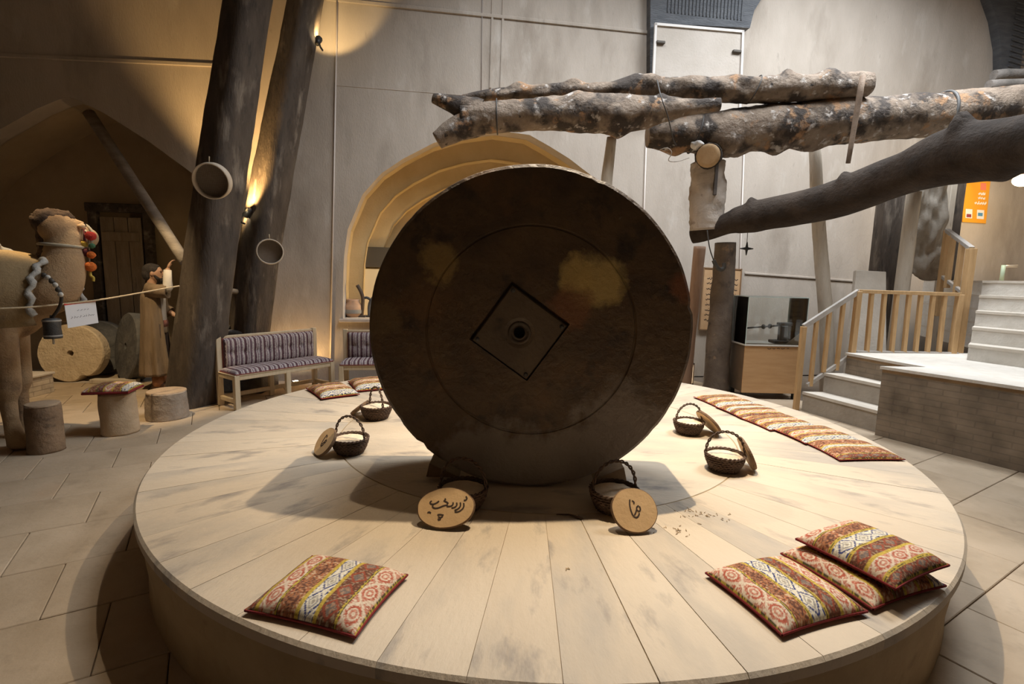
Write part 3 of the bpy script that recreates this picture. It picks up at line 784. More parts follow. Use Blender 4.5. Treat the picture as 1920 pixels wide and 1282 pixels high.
logD, qd, rd = make_log('press_lever', 'long dark lever trunk slanting up to the right edge, nearest of the timbers', 'log',
    [(1298, 442, 14, 3.16), (1320, 436, 17, 3.06), (1370, 417, 20, 2.85), (1385, 412, 26, 2.78), (1420, 405, 29, 2.64), (1500, 390, 30, 2.28), (1590, 367, 37, 1.90), (1700, 322, 38, 1.42), (1745, 304, 46, 1.2), (1800, 288, 52, .98), (1860, 280, 52, .72), (1920, 268, 51, .46), (2060, 244, 52, -.1)], BARKD,
    knots=[(.20, .1, .012, .35), (.47, .2, .012, .25), (.735, .2, .012, .45), (.83, 3.1, .03, .22)], rough=.09, seed=22, ends=(1, 0), n=130, fr=2.4)

# iron straps and wires round the bundle
def ring(c, d, r, w, m, name, label, cat, tilt=0):
    R = Vector(d).normalized().to_track_quat('Z', 'Y').to_matrix()
    pts = [Vector(c)+R@Vector((r*cos(a), r*sin(a), tilt*r*sin(a))) for a in [2*pi*k/36 for k in range(37)]]
    return tag(MB().tube(pts, w, 6, cap=False).build(name, m), label, cat)
def near(q, px):
    return min(range(len(q)), key=lambda i: abs(960+F*(Vector(q[i])-CP).dot(_ri)/(Vector(q[i])-CP).dot(_fw)-px))
i = near(qc, 1762); ring(qc[i], Vector(qc[i+1])-Vector(qc[i]), rc[i]*1.0, .02, M('grey_strap', (.10, .095, .09), rough=.6), 'iron_strap', 'grey strap bound round the pale beam near the right edge', 'strap', .15)
i = near(qc, 1305); ring(qc[i], Vector(qc[i+1])-Vector(qc[i]), rc[i]*1.0, .008, WIRE, 'binding_wire', 'wire loop round the left end of the pale beam', 'wire', .3)
i = near(qa, 1412); ring(qa[i], Vector(qa[i+1])-Vector(qa[i]), ra[i]*1.02, .007, WIRE, 'binding_wire', 'wire loop round the middle of the topmost log', 'wire', .4)
fb = pxlog([(932, 219, 29, 2.62), (940, 218, 29, 2.62)])
ring(fb[0][:3], Vector(fb[1][:3])-Vector(fb[0][:3]), fb[0][3]*1.06, .008, WIRE, 'binding_wire', 'wire loop near the forked end of the log', 'wire', .1)
w = [at(*q) for q in ((1232, 150, 2.55), (1240, 185, 2.35), (1252, 215, 2.4), (1262, 262, 2.55), (1268, 272, 2.7))]
tag(MB().tube(chaikin(w, 2), .007, 6).build('hanging_wire', WIRE), 'loose wire hanging over the forked log onto the beam', 'wire')
w = [at(*q) for q in ((1238, 280, 2.6), (1252, 276, 2.55), (1262, 286, 2.55), (1250, 302, 2.6), (1268, 304, 2.6), (1292, 296, 2.7))]
tag(MB().tube(chaikin(w, 2), .005, 6).build('curled_wire', M('pale_wire', (.4, .35, .3), rough=.6)), 'thin pale wire curling below the left end of the beam', 'wire')
a, b = at(1618, 142, 2.42), at(1590, 306, 2.46)
tag(MB().tube(lerp_path(a, b, 6), [.032, .034, .032, .03, .028, .026], 9).build('hanging_stick', M('old_stick', (.18, .12, .08), (.28, .2, .14), 8, .8, .4)), 'thin brown stick hanging down across the pale beam', 'stick')

# upright posts that carry the timbers
def pole(name, label, cat, pts, m, rough=.06, seed=0, ends=(0, 0)):
    return make_log(name, label, cat, pts, m, rough=rough, seed=seed, ends=ends, n=40)
def foot(px, py, Y, hw):       # extend a pole to the floor straight below a picture point
    p = at(px, py, Y); d = p.copy(); d.z = 0; return d
def pole_to_floor(name, label, pts, m, rough=.06, seed=0, z0=0.0):
    P = pxlog(pts); x, y, z, r = P[-1]; x2 = x+(x-P[0][0])/(P[0][2]-z)*(z-z0)*.6
    P.append((x2, y, z0, r*1.08)); t = thing(name, label, 'post'); mb, q, rr = log_mb(P, 44, 16, rough=rough, seed=seed); mb.build('shaft', m, t); return t
pole_to_floor('support_post', 'dark barky post under the lever end beside the display case', [(1360, 455, 19, 3.42), (1354, 560, 20, 3.42), (1346, 660, 22, 3.42)], M('post_bark', (.115, .085, .065), (.2, .155, .12), 4, .8, .8, 22, layers=[((.33, .22, .14), 6, .64, .72), ((.05, .04, .032), 4, .58, .7)]), .08, 3)
pole_to_floor('thin_post', 'thin reddish-brown post just left of the dark support post', [(1312, 462, 11, 3.75), (1302, 560, 10, 3.75), (1292, 660, 9, 3.75)], M('red_brown_pole', (.34, .21, .14), (.44, .29, .2), 5, .8, .3, 30, stretch=(4, 4, .7)), .05, 5)
pole_to_floor('pale_prop', 'short pale prop under the forked log, half hidden by the stone', [(1147, 258, 9, 2.75), (1142, 300, 10, 2.75), (1136, 350, 11, 2.75), (1130, 520, 11, 2.75)], PALEW, .06, 6)
pole_to_floor('pale_prop', 'tall pale slightly bent prop behind the sloping handrail', [(1528, 272, 10, 3.4), (1531, 350, 11, 3.4), (1536, 440, 12, 3.4), (1546, 560, 12, 3.4), (1551, 620, 12, 3.4)], PALEW, .06, 8)
# carved screw post with its slot, and the cross stub over it
sp = thing('screw_post', 'pale carved upright block with a dark slot hanging under the beam', 'post')
C0 = at(1328, 305, 3.05); C1 = at(1324, 432, 3.05)
mb, q, r = log_mb([(C0.x, C0.y, C0.z, .215), (C0.x*.5+C1.x*.5, C0.y, (C0.z+C1.z)/2, .235), (C1.x, C1.y, C1.z, .20)], 30, 20, rough=.16, seed=31, fr=5)
mb.build('carved_body', M('dusty_carved_wood', (.40, .335, .275), (.52, .45, .385), 4, .85, .7, 18, layers=[((.30, .195, .12), 5, .62, .74), ((.18, .13, .1), 6, .64, .72)]), sp)
s0 = at(1341, 335, 2.83); MB().box((s0.x, s0.y, s0.z), (.045, .07, .42), ch=.006).build('slot_bar', M('slot_iron', (.07, .06, .055), (.11, .09, .08), 12, .6, .3), sp)
make_log('cross_stub', 'short dark log stub with a sawn orange end facing forward', 'log', [(1329, 290, 25, 3.5), (1329, 291, 25, 3.1), (1328, 292, 23, 2.66)], BARKD, rough=.1, ends=(0, 1), n=24, cm=M('fresh_cut', (.44, .28, .14), (.52, .35, .19), 12, .8, .2))
rg = at(1308, 272, 2.72); m_ = MB()
m_.ell(rg, (.085, .06, .055), n=18, m=12)
me = m_.mesh('rag'); 
for v in me.vertices: v.co += Vector((noise.noise(v.co*14), noise.noise(v.co*14+Vector((5, 0, 0))), noise.noise(v.co*14+Vector((0, 5, 0)))))*.03
tag(obj('rag', me, M('white_rag', (.62, .58, .54), (.72, .68, .64), 8, .95, .4)), 'crumpled white rag tucked in above the sawn log stub', 'rag')
# iron hook chain by the lever end
w = [at(*q) for q in ((1326, 432, 2.8), (1328, 450, 2.78), (1331, 468, 2.8), (1338, 488, 2.85))]
hk = thing('hanging_hook', 'dark hook hanging on a wire from the lever end by the support post', 'hook')
MB().tube(chaikin(w, 2), .008, 6).build('wire', WIRE, hk)
e = w[-1]; MB().tube(chaikin([e, e+Vector((.03, 0, -.06)), e+Vector((.09, 0, -.13)), e+Vector((.15, 0, -.10)), e+Vector((.14, 0, -.03))], 2), .028, 8).build('hook', IRON, hk)
cr = thing('hanging_cross', 'small black cross-shaped iron piece hanging below the lever', 'iron piece')
a, b = at(1402, 432, 2.7), at(1400, 466, 2.7); MB().tube([a, b], .004, 5).build('wire', WIRE, cr)
mb = MB()
for an in (0, pi/2):
    d = Vector((cos(an), 0, sin(an))); mb.tube([b-d*.085, b-d*.04, b, b+d*.04, b+d*.085], [.006, .014, .022, .014, .006], 8)
mb.build('cross', BLACKM, cr)

# hatch panel on the wall above the logs
hp = thing('wall_hatch', 'square plastered hatch panel with pale frame high on the wall', 'hatch'); hp.matrix_world = WM.copy()
c = [wsz(*p, .19) for p in ((1229, 46), (1392, 60), (1386, 215), (1222, 205))]
fill_plate('panel', [c], .05, M('hatch_plaster', (.46, .405, .345), (.54, .48, .42), 2, .9, .3, 30), hp).location = (0, 0, .19)
mb = MB()
for i in range(4):
    a = Vector((*c[i], .2)); b = Vector((*c[(i+1) % 4], .2)); d = (b-a); mb.box((a+b)/2, (d.length+.03, .035, .03), (0, 0, atan2(d.y, d.x)))
mb.build('frame', M('pale_frame', (.72, .68, .64), rough=.7), hp)
for q in ((1238, 80), (1381, 97)):
    p = wsz(*q, .2); MB().box((p[0], p[1], .21), (.14, .04, .05), ch=.008).build('latch', M('latch_dark', (.1, .085, .07), rough=.7), hp)
# plaque with rows of lettering
pq = thing('lettered_plaque', 'wooden wall plaque with rows of dark lettering behind the support post', 'plaque'); pq.matrix_world = WM.copy()
c = [wsz(*p) for p in ((1318, 502), (1388, 505), (1380, 620), (1309, 617))]
fill_plate('board', [c], .03, M('plaque_wood', (.50, .30, .15), (.58, .37, .20), 5, .6, .1), pq).location = (0, 0, .035)
c0 = Vector(c[3]); ex = Vector(c[2])-c0; ey = Vector(c[0])-c0; mb = MB(); rs = random.Random(3); ls = []
for r_ in range(9):
    for cc in range(2):
        x0 = .10+cc*.45; y0 = .84-r_*.085; ls = []
        for k in range(5):
            xs = x0+k*.07; pts = [(xs, y0+rs.uniform(-.008, .012)), (xs+.025, y0-.012+rs.uniform(-.01, .01)), (xs+.055, y0+rs.uniform(-.012, .012)), (xs+.075, y0+rs.uniform(-.005, .02))]
            ls.append([tuple(c0+ex*x+ey*y) for x, y in pts])
            if rs.random() < .5: q = c0+ex*(xs+.03)+ey*(y0+.022); ls.append([(q.x, q.y), (q.x+.012, q.y-.004)])
        strokes(MB(), ls, .014, .0352).build('text_line', INK, pq)
mb = MB()
for i in range(4):
    a = Vector((*c[i], .03)); b = Vector((*c[(i+1) % 4], .03)); d = (b-a); mb.box((a+b)/2, (d.length+.02, .018, .03), (0, 0, atan2(d.y, d.x)))
mb.build('frame', M('plaque_frame', (.26, .15, .075), rough=.6), pq)
# small white floor light at the foot of the wall
p = at(1290, 712, 3.95); fl = thing('floor_light', 'small white lit box on the floor right of the great stone', 'lamp', (p.x, p.y, 0))
MB().box((0, 0, .16), (.10, .06, .30), ch=.006).build('diffuser', M('lit_diffuser', (.9, .88, .8), emit=(1, .9, .7), estr=5), fl)
mb = MB()
for sx in (-1, 1): mb.box((sx*.065, 0, .17), (.022, .08, .34))
mb.box((0, 0, .33), (.15, .08, .02)); mb.box((0, 0, .01), (.15, .08, .02)); mb.build('casing', PALEW, fl)

# ================================================================== display case
dc = thing('display_case', 'glass display case on an orange plywood cabinet beside the steps', 'display case', (3.44, 3.25, 0))
CW, CD = .82, .48
MB().box((0, -CD/2+.01, .42), (CW, .02, .66), ch=.003).build('front_panel', PLY, dc)
MB().box((0, .01, .42), (CW-.01, CD-.03, .65)).build('cabinet_body', M('dark_cabinet_side', (.13, .085, .05), (.18, .12, .075), 6, .5, .1), dc)
MB().box((0, 0, .762), (CW+.02, CD+.02, .022), ch=.004).build('deck', M('pale_deck', (.62, .57, .5), rough=.6), dc)
for sx in (-1, 1):
    for sy in (-1, 1): MB().box((sx*(CW/2-.05), sy*(CD/2-.05), .045), (.06, .06, .09)).build('foot', BLACKM, dc)
strokes(MB(), [chaikin(l, 1) for l in ([(-.10, .0), (-.085, -.012), (-.06, -.01), (-.05, .004)], [(-.03, .0), (-.01, -.01), (.01, 0)], [(.03, -.004), (.05, .006), (.07, -.006)], [(.09, .0), (.11, -.008), (.14, .004)], [(.17, -.002), (.2, .006)])], .007, 0).build('lettering', INK, dc, (0, -CD/2-.0005, .725), (pi/2, 0, 0))
def glass_mat():
    m = bpy.data.materials.new('case_glass'); m.use_nodes = True; nt = m.node_tree; nt.nodes.clear()
    o = nd(nt, 'ShaderNodeOutputMaterial'); mx = nd(nt, 'ShaderNodeMixShader'); t = nd(nt, 'ShaderNodeBsdfTransparent'); g = nd(nt, 'ShaderNodeBsdfGlossy'); lw = nd(nt, 'ShaderNodeFresnel'); lw.inputs[0].default_value = 1.45
    t.inputs[0].default_value = (.985, .995, .99, 1); g.inputs['Roughness'].default_value = .03
    nt.links.new(lw.outputs[0], mx.inputs[0]); nt.links.new(t.outputs[0], mx.inputs[1]); nt.links.new(g.outputs[0], mx.inputs[2]); nt.links.new(mx.outputs[0], o.inputs[0]); return m
GLASS = glass_mat(); GEDGE = M('glass_edge', (.55, .66, .62), rough=.25)
GH = .655
for nm, c, s in (('glass_pane', (0, -CD/2, .775+GH/2), (CW, .006, GH)), ('glass_pane', (0, CD/2, .775+GH/2), (CW, .006, GH)), ('glass_pane', (-CW/2, 0, .775+GH/2), (.006, CD, GH)), ('glass_pane', (CW/2, 0, .775+GH/2), (.006, CD, GH)), ('glass_top', (0, 0, .775+GH), (CW, CD, .006))):
    MB().box(c, s).build(nm, GLASS, dc)
mb = MB()
for sx in (-1, 1):
    for sy in (-1, 1): mb.box((sx*CW/2, sy*CD/2, .775+GH/2), (.009, .009, GH))
for sy in (-1, 1): mb.box((0, sy*CD/2, .775+GH), (CW, .009, .009))
for sx in (-1, 1): mb.box((sx*CW/2, 0, .775+GH), (.009, CD, .009))
mb.build('glass_edges', GEDGE, dc)
tl_ = thing('iron_press_model', 'black iron lever mechanism inside the glass display case', 'tool', (3.44, 3.25, .774))
mb = MB().box((.20, 0, .02), (.26, .2, .04), ch=.006).box((.22, 0, .14), (.10, .10, .22), ch=.01).box((.24, 0, .27), (.2, .08, .05), ch=.008); mb.build('stand', IRON, tl_)
mb = MB().tube([(-.34, 0, .20), (.25, 0, .26)], .012, 8); mb.build('rod', IRON, tl_)
for x in (-.34, -.06, .03): MB().ell((x, 0, .20+.06*(x+.34)/.59), (.03, .03, .035)).build('rod_knob', IRON, tl_)
MB().prism([(0, 0), (.2, .0), (.2, .17)], -.004, .004, lambda v: Vector((v.x+.22, v.z-.12, v.y+.005))).build('card_stand', M('grey_card', (.45, .43, .38), rough=.6), tl_)

# ================================================================== steps, landing, railing
w2 = Vector((.33, -.944)); n2 = Vector((.944, .33))
A0 = Vector((3.56, 2.44))
def pr(poly, z0, z1, nm, m, parent=None, ch=0):
    o = MB().prism(poly, z0, z1).build(nm, m, parent); return o
steps = thing('stone_steps', 'short flight of pale stone steps up to the landing', 'steps')
for k in range(2):
    a = A0+Vector((.25*k, 0)); pl_ = [tuple(a), (4.06, 2.44), tuple(Vector((4.06, 2.44))+w2*1.05), tuple(a+w2*1.05)]
    pr(pl_, .25*k if k else 0, .25*(k+1)-.035, 'riser_block', M('riser_stone', (.30, .255, .205), (.38, .33, .27), 4, .85, .4), steps)
    b = a+Vector((-.012, 0)); pr([tuple(b), (4.06, 2.44), tuple(Vector((4.06, 2.44))+w2*1.05), tuple(b+w2*1.05)], .25*(k+1)-.035, .25*(k+1), 'tread', CONC, steps)
B0 = Vector((3.80, 1.44)); bd = Vector((.489, -.872))
land_poly = [(4.07, 2.44), (5.9, 2.62), (8.2, 2.7), (9.6, 2.7), (9.6, -1.9), tuple(B0+bd*3.7), tuple(B0), (4.30, 1.44)]
ld = thing('landing_block', 'long brick landing with a pale carpeted top on the right', 'landing')
o = pr(land_poly, 0, .70, 'brick_body', BRICK, ld); uv_box(o)
def ins(p, d): 
    c = Vector((6.5, .8)); q = Vector(p); return tuple(q+(c-q).normalized()*d)
pr([(p[0], p[1]) for p in land_poly], .70, .735, 'edge_board', M('edge_wood', (.27, .18, .10), (.36, .25, .15), 6, .8, .3), ld)
pr([ins(p, -.025) for p in land_poly], .735, .765, 'carpet_top', M('pale_carpet', (.62, .565, .49), (.70, .65, .58), 10, .95, .4, 60), ld)
us = thing('upper_stairs', 'flight of worn white stone stairs climbing at the right edge', 'stairs')
L0 = Vector((5.22, 2.02)); dv = Vector((.185, .185))
end = Vector((2.4, 1.4))
for k in range(5):
    a = L0+dv*k; z = .765+.19*k
    q = [a, a+w2*3.0, a+w2*3.0+Vector((3.5, .9)), Vector((9.2, 5.2)), Vector((6.6, 4.75))] if False else None
    poly = [tuple(a), tuple(a+w2*(2.6+.1*k)), (9.6, -.1), (9.6, 4.9), (6.9, 4.9), (6.25, 3.05) if k < 4 else (6.35, 3.1)]
    pr(poly, z, z+.19-.03, 'riser_block', M('white_riser', (.56, .52, .46), (.66, .62, .56), 5, .85, .5, 24), us)
    pr([tuple(Vector(p)-n2*.012) if i < 2 else p for i, p in enumerate(poly)], z+.16, z+.19, 'tread', CONC, us)
rl = thing('handrail', 'honey wooden handrail with square balusters around the landing', 'railing')
def bar(a, b, w, d, nm, m=RAILW, parent=rl):
    a = Vector(a); b = Vector(b); t = (b-a); q = t.to_track_quat('Z', 'Y').to_matrix()
    if abs(t.normalized().z) < .95:
        z = t.normalized(); x = z.cross(Vector((0, 0, 1))).normalized(); y = x.cross(z); q = Matrix((x, y, z)).transposed()
    return MB().box((a+b)/2, (w, d, t.length), q, ch=.004).build(nm, m, parent)
GRAYW = M('worn_rail_top', (.40, .36, .32), (.5, .46, .42), 8, .6, .2)
Yr = 2.47
t0, t1 = at(1507, 612, Yr), at(1610, 546, Yr); b0, b1 = at(1513, 722, Yr), at(1605, 660, Yr)
bar(t0, t1, .05, .06, 'top_rail', GRAYW); bar(b0, b1, .04, .05, 'bottom_rail', GRAYW)
bar((t0.x, Yr, .0), t0, .06, .06, 'newel_post'); 
for px in (1532, 1556, 1582):
    f = (px-1507)/103; p = t0.lerp(t1, f); bar((p.x, Yr, max(.25*int((p.x-3.56)/.25+1), b0.lerp(b1, f).z-.12) if p.x < 4.06 else .76), p, .045, .045, 'baluster')
bar((t1.x, Yr, .765), t1, .065, .065, 'newel_post')
t2 = at(1800, 552, 2.58); b2 = at(1795, 663, 2.58)
bar(t1, t2, .06, .045, 'top_rail'); bar(b1, b2, .045, .04, 'bottom_rail', GRAYW)
for px in (1632, 1656, 1679, 1702, 1724, 1747, 1769):
    f = (px-1610)/190; p = t1.lerp(t2, f+.012); bar((p.x+.02, p.y, b1.lerp(b2, f).z-.09 if int(px) % 2 else b1.lerp(b2, f).z), p, .05, .045, 'baluster')
bar((t2.x, 2.58, .765), t2, .07, .07, 'newel_post')
T = at(1822, 466, 2.66); bar((T.x, 2.66, .765), T, .085, .085, 'newel_post')
T2 = at(1776, 432, 3.35); bar(T+Vector((0, 0, .0)), T2, .06, .05, 'top_rail', GRAYW)
c1, c2 = at(1806, 549, 2.70), at(1766, 518, 3.35); bar(c1, c2, .04, .045, 'bottom_rail', GRAYW)
for f in (.35, .72):
    p = T.lerp(T2, f); q = c1.lerp(c2, f); bar((p.x, p.y, q.z-.1), p, .06, .05, 'baluster')
bar((T2.x, T2.y, 1.2), T2, .06, .06, 'newel_post')

# posts, cloth and slab behind the railing
def sq_post(label, px0, px1, py, Y, z1, m, z0=0.0, name='timber_post', d=.22, rz=0):
    a, b = at(px0, py, Y), at(px1, py, Y); return tag(MB().box(((a.x+b.x)/2, Y+d/2, (z0+z1)/2), (b.x-a.x, d, z1-z0), (0, 0, rz), ch=.012).build(name, m), label, 'post')
sq_post('broad dark timber post behind the railing, under the pale beam', 1655, 1694, 430, 3.75, 3.15, TIMBER)
p0, p1 = at(1714, 360, 3.3), at(1692, 545, 3.3)
tag(MB().tube(lerp_path(p0, (p1.x-.02, p1.y, .0), 8), [.09, .09, .092, .094, .095, .096, .097, .098], 14).build('pale_pole', PALEW), 'smooth pale pole left of the hanging cloth', 'post')
p0 = at(1788, 330, 3.7); tag(MB().box((p0.x, p0.y, p0.z/2+.3), (.09, .09, p0.z-.6), ch=.008).build('pale_post', PALEW), 'slim pale post right of the hanging cloth', 'post')
p0 = at(1800, 330, 3.95); tag(MB().box((p0.x, p0.y, (p0.z+1.716)/2), (.14, .12, p0.z-1.716), ch=.008).build('brown_post', TIMBER), 'dark brown post between the cloth and the orange poster', 'post')
# rumpled hanging cloth
n = 40; vs = []; c00, c10, c01, c11 = at(1722, 338, 3.5), at(1778, 338, 3.5), at(1706, 512, 3.5), at(1772, 522, 3.5)
for j in range(n+1):
    for i in range(n+1):
        u, v = i/n, j/n; p = c00.lerp(c10, u).lerp(c01.lerp(c11, u), v)
        fold = .032*sin(v*17+u*5+3.2*noise.noise((u*2.2, v*2.6, 0)))*(.3+v)+.07*noise.noise((u*3, v*4, 2))+.03*noise.noise((u*9, v*9, 4)); p = p+Vector((.02*noise.noise((v*5, 0, 3)), fold, -.10*sin(u*pi)*v*.7)); vs.append(p)
fs = [(j*(n+1)+i, j*(n+1)+i+1, (j+1)*(n+1)+i+1, (j+1)*(n+1)+i) for j in range(n) for i in range(n)]
o = MB().add(vs, fs, True).build('hanging_cloth', M('dusty_sackcloth', (.30, .26, .21), (.40, .355, .30), 6, .95, .5, 60)); so = o.modifiers.new('s', 'SOLIDIFY'); so.thickness = .012
tag(o, 'rumpled grey sackcloth hanging between two posts behind the railing', 'cloth')
sl = thing('leaning_slab', 'pale stone slab with a dark notch leaning behind the railing', 'slab')
S = [at(*q) for q in ((1600, 508, 3.35), (1655, 511, 3.35), (1672, 560, 3.2), (1586, 560, 3.2))]
S[2].z = S[3].z = .0; S[2].y = S[3].y = 3.0; S[2].x = at(1668, 560, 3.1).x; S[3].x = at(1586, 560, 3.1).x
nrm = (S[1]-S[0]).cross(S[3]-S[0]).normalized(); mb = MB().add([p for p in S]+[p-nrm*.07 for p in S], [(0, 1, 2, 3), (7, 6, 5, 4), (0, 4, 5, 1), (1, 5, 6, 2), (2, 6, 7, 3), (3, 7, 4, 0)]); mb.build('slab_body', CONC, sl, bev=.008)
e = [S[0].lerp(S[1], f) for f in (.62, .70, .66)]; dn = (S[3]-S[0]).normalized()
MB().add([e[0]+dn*.10+nrm*.003, e[1]+dn*.17+nrm*.003, e[2]+dn*.30+nrm*.003, e[0]+dn*.24+nrm*.003], [(0, 1, 2, 3)]).build('notch', BLACKM, sl)

# poster, wall lamp, pipe and stacked timbers at the right edge
po = thing('orange_poster', 'orange poster with white lettering and two small pictures', 'poster'); po.matrix_world = WM.copy()
c = [wsz(*p) for p in ((1806, 338), (1856, 336), (1847, 419), (1803, 416))]
fill_plate('sheet', [c], .012, M('orange_print', (.85, .36, .02), rough=.5), po).location = (0, 0, .014)
c0 = Vector(c[3]); ex = Vector(c[2])-c0; ey = Vector(c[0])-c0
def patch(x0, y0, x1, y1, nm, m, k=.0152):
    q = [c0+ex*x+ey*y for x, y in ((x0, y0), (x1, y0), (x1, y1), (x0, y1))]
    MB().add([(p.x, p.y, k-.001) for p in q]+[(p.x, p.y, k) for p in q], [(4, 5, 6, 7), (0, 1, 5, 4), (1, 2, 6, 5), (2, 3, 7, 6), (3, 0, 4, 7)]).build(nm, m, po)
PINKP = M('pink_print', (.85, .22, .12), rough=.5); WP = M('white_print', (.85, .82, .78), rough=.5)
patch(.70, .80, .94, .97, 'pink_square', PINKP); patch(.12, .10, .40, .32, 'picture_square', WP); patch(.60, .10, .90, .32, 'picture_square', WP)
patch(.16, .12, .36, .2, 'picture_motif', M('maroon_print', (.3, .05, .06), rough=.5), .0158); patch(.64, .17, .84, .25, 'picture_motif', M('blue_print', (.1, .3, .5), rough=.5), .0158)
ls = []; rs = random.Random(8)
for y0, x0, x1 in ((.70, .62, .86), (.60, .62, .84), (.47, .48, .92)):
    x = x0
    while x < x1:
        ls.append([tuple(c0+ex*(x+dx)+ey*(y0+dy)) for dx, dy in ((0, rs.uniform(0, .05)), (.03, -.01), (.07, rs.uniform(-.01, .03)), (.08, rs.uniform(.02, .06)))]); x += .1
strokes(MB(), ls, .028, .0152).build('lettering', WP, po)
p = at(1918, 336, 4.3)
lt = thing('wall_lantern', 'lit wall lantern with brown cap at the right edge', 'lamp', p)
MB().lathe([(.02, .24), (.06, .22), (.17, .12), (.20, .06), (.18, .05)], 24).build('cap', M('lantern_cap', (.16, .09, .05), rough=.6), lt)
MB().ell((0, 0, -.01), (.13, .13, .10)).build('globe', M('lantern_globe', (.95, .85, .7), emit=(1, .82, .55), estr=3.5), lt)
MB().tube([(0, 0, .2), (.0, .15, .30), (.05, 1.2, .30)], .02, 8).build('bracket', BLACKM, lt)
lamp('lantern_glow', 'POINT', (p.x, p.y-.05, p.z-.22), 42, (1, .72, .36), shadow_soft_size=.1)
pp = thing('standing_pipe', 'thin pale green standpipe with a tap at the top stair', 'pipe')
a = at(1878, 524, 4.3); MB().tube([(a.x, a.y, 1.715), (a.x, a.y, 1.98)], .028, 10).build('riser', M('pale_green_pipe', (.45, .58, .45), rough=.5), pp)
MB().tube([(a.x, a.y, 1.96), (a.x+.22, a.y, 1.97)], .02, 8).build('tap', M('tap_metal', (.6, .55, .48), rough=.35, metallic=.6), pp)
for k, (px, py) in enumerate(((1895, 160), (1905, 141), (1925, 152))):
    a = at(px-42, py, 3.9+.24*k); b = at(px+90, py-4, 3.9+.24*k)
    tag(MB().tube(lerp_path(a, b, 7), [.075, .085, .08, .083, .08, .082, .08], 10, fn=lambda t, an, p: 1+.12*noise.noise(p*6)).build('stacked_timber', M('grey_timber', (.13, .115, .10), (.24, .21, .185), 5, .85, .6, 24)),
        ('lowest grey timber stacked on the beam at the top right corner', 'upper grey timber of the stack at the top right corner', 'rear grey timber of the stack at the top right corner')[k], 'timber')

# ================================================================== the two great leaning beams
def big_beam(label, pts, seed, base_z=None):
    P = pxlog(pts); t = thing('leaning_beam', label, 'beam', group='leaning beams')
    def sqf(a):
        q = (a+pi/4) % (pi/2)-pi/4; return min(1.12, .93/cos(q))
    Q = resample(P, 60); pts_ = [q[:3] for q in Q]; rad = [q[3] for q in Q]
    fn = lambda tt, a, p: sqf(a+.4)*(1+.05*noise.noise((p.z*1.5+seed, cos(a)*1.2, sin(a)*1.2))+.03*noise.noise((p.z*6, cos(a)*5+seed, sin(a)*5)))
    MB().tube(pts_, rad, 28, True, fn).build('trunk', TIMBER, t); return t, Q
b1, Q1 = big_beam('nearer dark leaning beam rising behind the log stools, left of the long bench', [(357, 765, 40, 2.13), (375, 640, 39, 2.15), (402, 420, 38, 2.18), (430, 230, 37, 2.22), (452, 90, 36, 2.25), (470, -30, 35, 2.28), (492, -160, 35, 2.32)], 1)
for o in (b1,):
    pass
b2, Q2 = big_beam('farther dark leaning beam rising from behind the long bench', [(468, 640, 30, 2.95), (474, 560, 31, 2.96), (492, 440, 32, 2.98), (520, 280, 31, 3.0), (548, 140, 29, 3.02), (572, 10, 27, 3.04), (598, -140, 26, 3.06)], 7)
# dark stone block the farther beam stands on
blk = thing('stone_trough', 'dark grey stone block behind the long bench, carrying the farther beam', 'stone block', (-3.98, 2.98, 0))
MB().prism([(-.42, 0), (.42, 0), (.42, .66), (.30, .84), (-.36, .88), (-.44, .70)], -.26, .26, lambda v: Vector((v.x, v.z, v.y))).build('block_body', GREYST, blk, bev=.03)
MB().lathe([(.11, -.30), (.11, -.22)], 20, c=(.26, .0, .62), axis='Y', close=True).build('socket', BLACKM, blk)
a, b = at(398, 541, 2.3), at(452, 548, 2.9)
tag(MB().tube(lerp_path(a, b, 6), .038, 10, fn=lambda t, an, p: 1+.1*noise.noise(p*8)).build('cross_peg', M('peg_wood', (.3, .22, .14), (.42, .32, .22), 6, .8, .3)), 'round wooden peg joining the two leaning beams', 'peg')
a, b = at(398, 566, 2.6), at(421, 606, 2.75)
tag(MB().tube(lerp_path(a, b, 4), [.05, .052, .05, .048], 10).build('pale_stick', PALEW), 'short pale stick slanting down between the two beams', 'stick')
# sieves hung on the beams
def sieve(label, px, py, Y, r, nrm, depth=.10):
    c = at(px, py, Y); n = Vector(nrm).normalized(); R = n.to_track_quat('Z', 'Y').to_matrix()
    t = thing('round_sieve', label, 'sieve', c, 0, 'round wooden sieves on the beams'); t.rotation_euler = R.to_euler()
    MB().lathe([(r-.012, 0), (r-.012, depth), (r, depth), (r+.004, depth/2), (r, 0), (r-.012, 0)], 48).build('hoop', M('sieve_hoop', (.52, .43, .33), (.62, .53, .42), 6, .7, .2), t)
    mb = MB()
    for k in range(-9, 10):
        x = k*r/10; h = sqrt(max(0, (r-.01)**2-x*x))
        mb.box((x, 0, .012), (.004, 2*h, .004)); mb.box((0, x, .016), (2*h, .004, .004))
    mb.build('mesh_net', M('sieve_net', (.24, .19, .15), rough=.8), t)
    MB().lathe([(0, .008), (r-.012, .008)], 40).build('net_sheet', M('sieve_sheet', (.27, .23, .19), (.34, .29, .245), 30, .9, .2), t)
    MB().tube([(0, r, depth/2), (0, r+.06, depth/2-.03)], .006, 6).build('hanging_loop', ROPE, t)
sieve('larger round sieve hung on the nearer leaning beam', 402, 338, 1.80, .19, (.10, -.93, -.28))
sieve('smaller round sieve hung on the farther leaning beam', 506, 472, 2.52, .155, (.45, -.88, .0), .09)
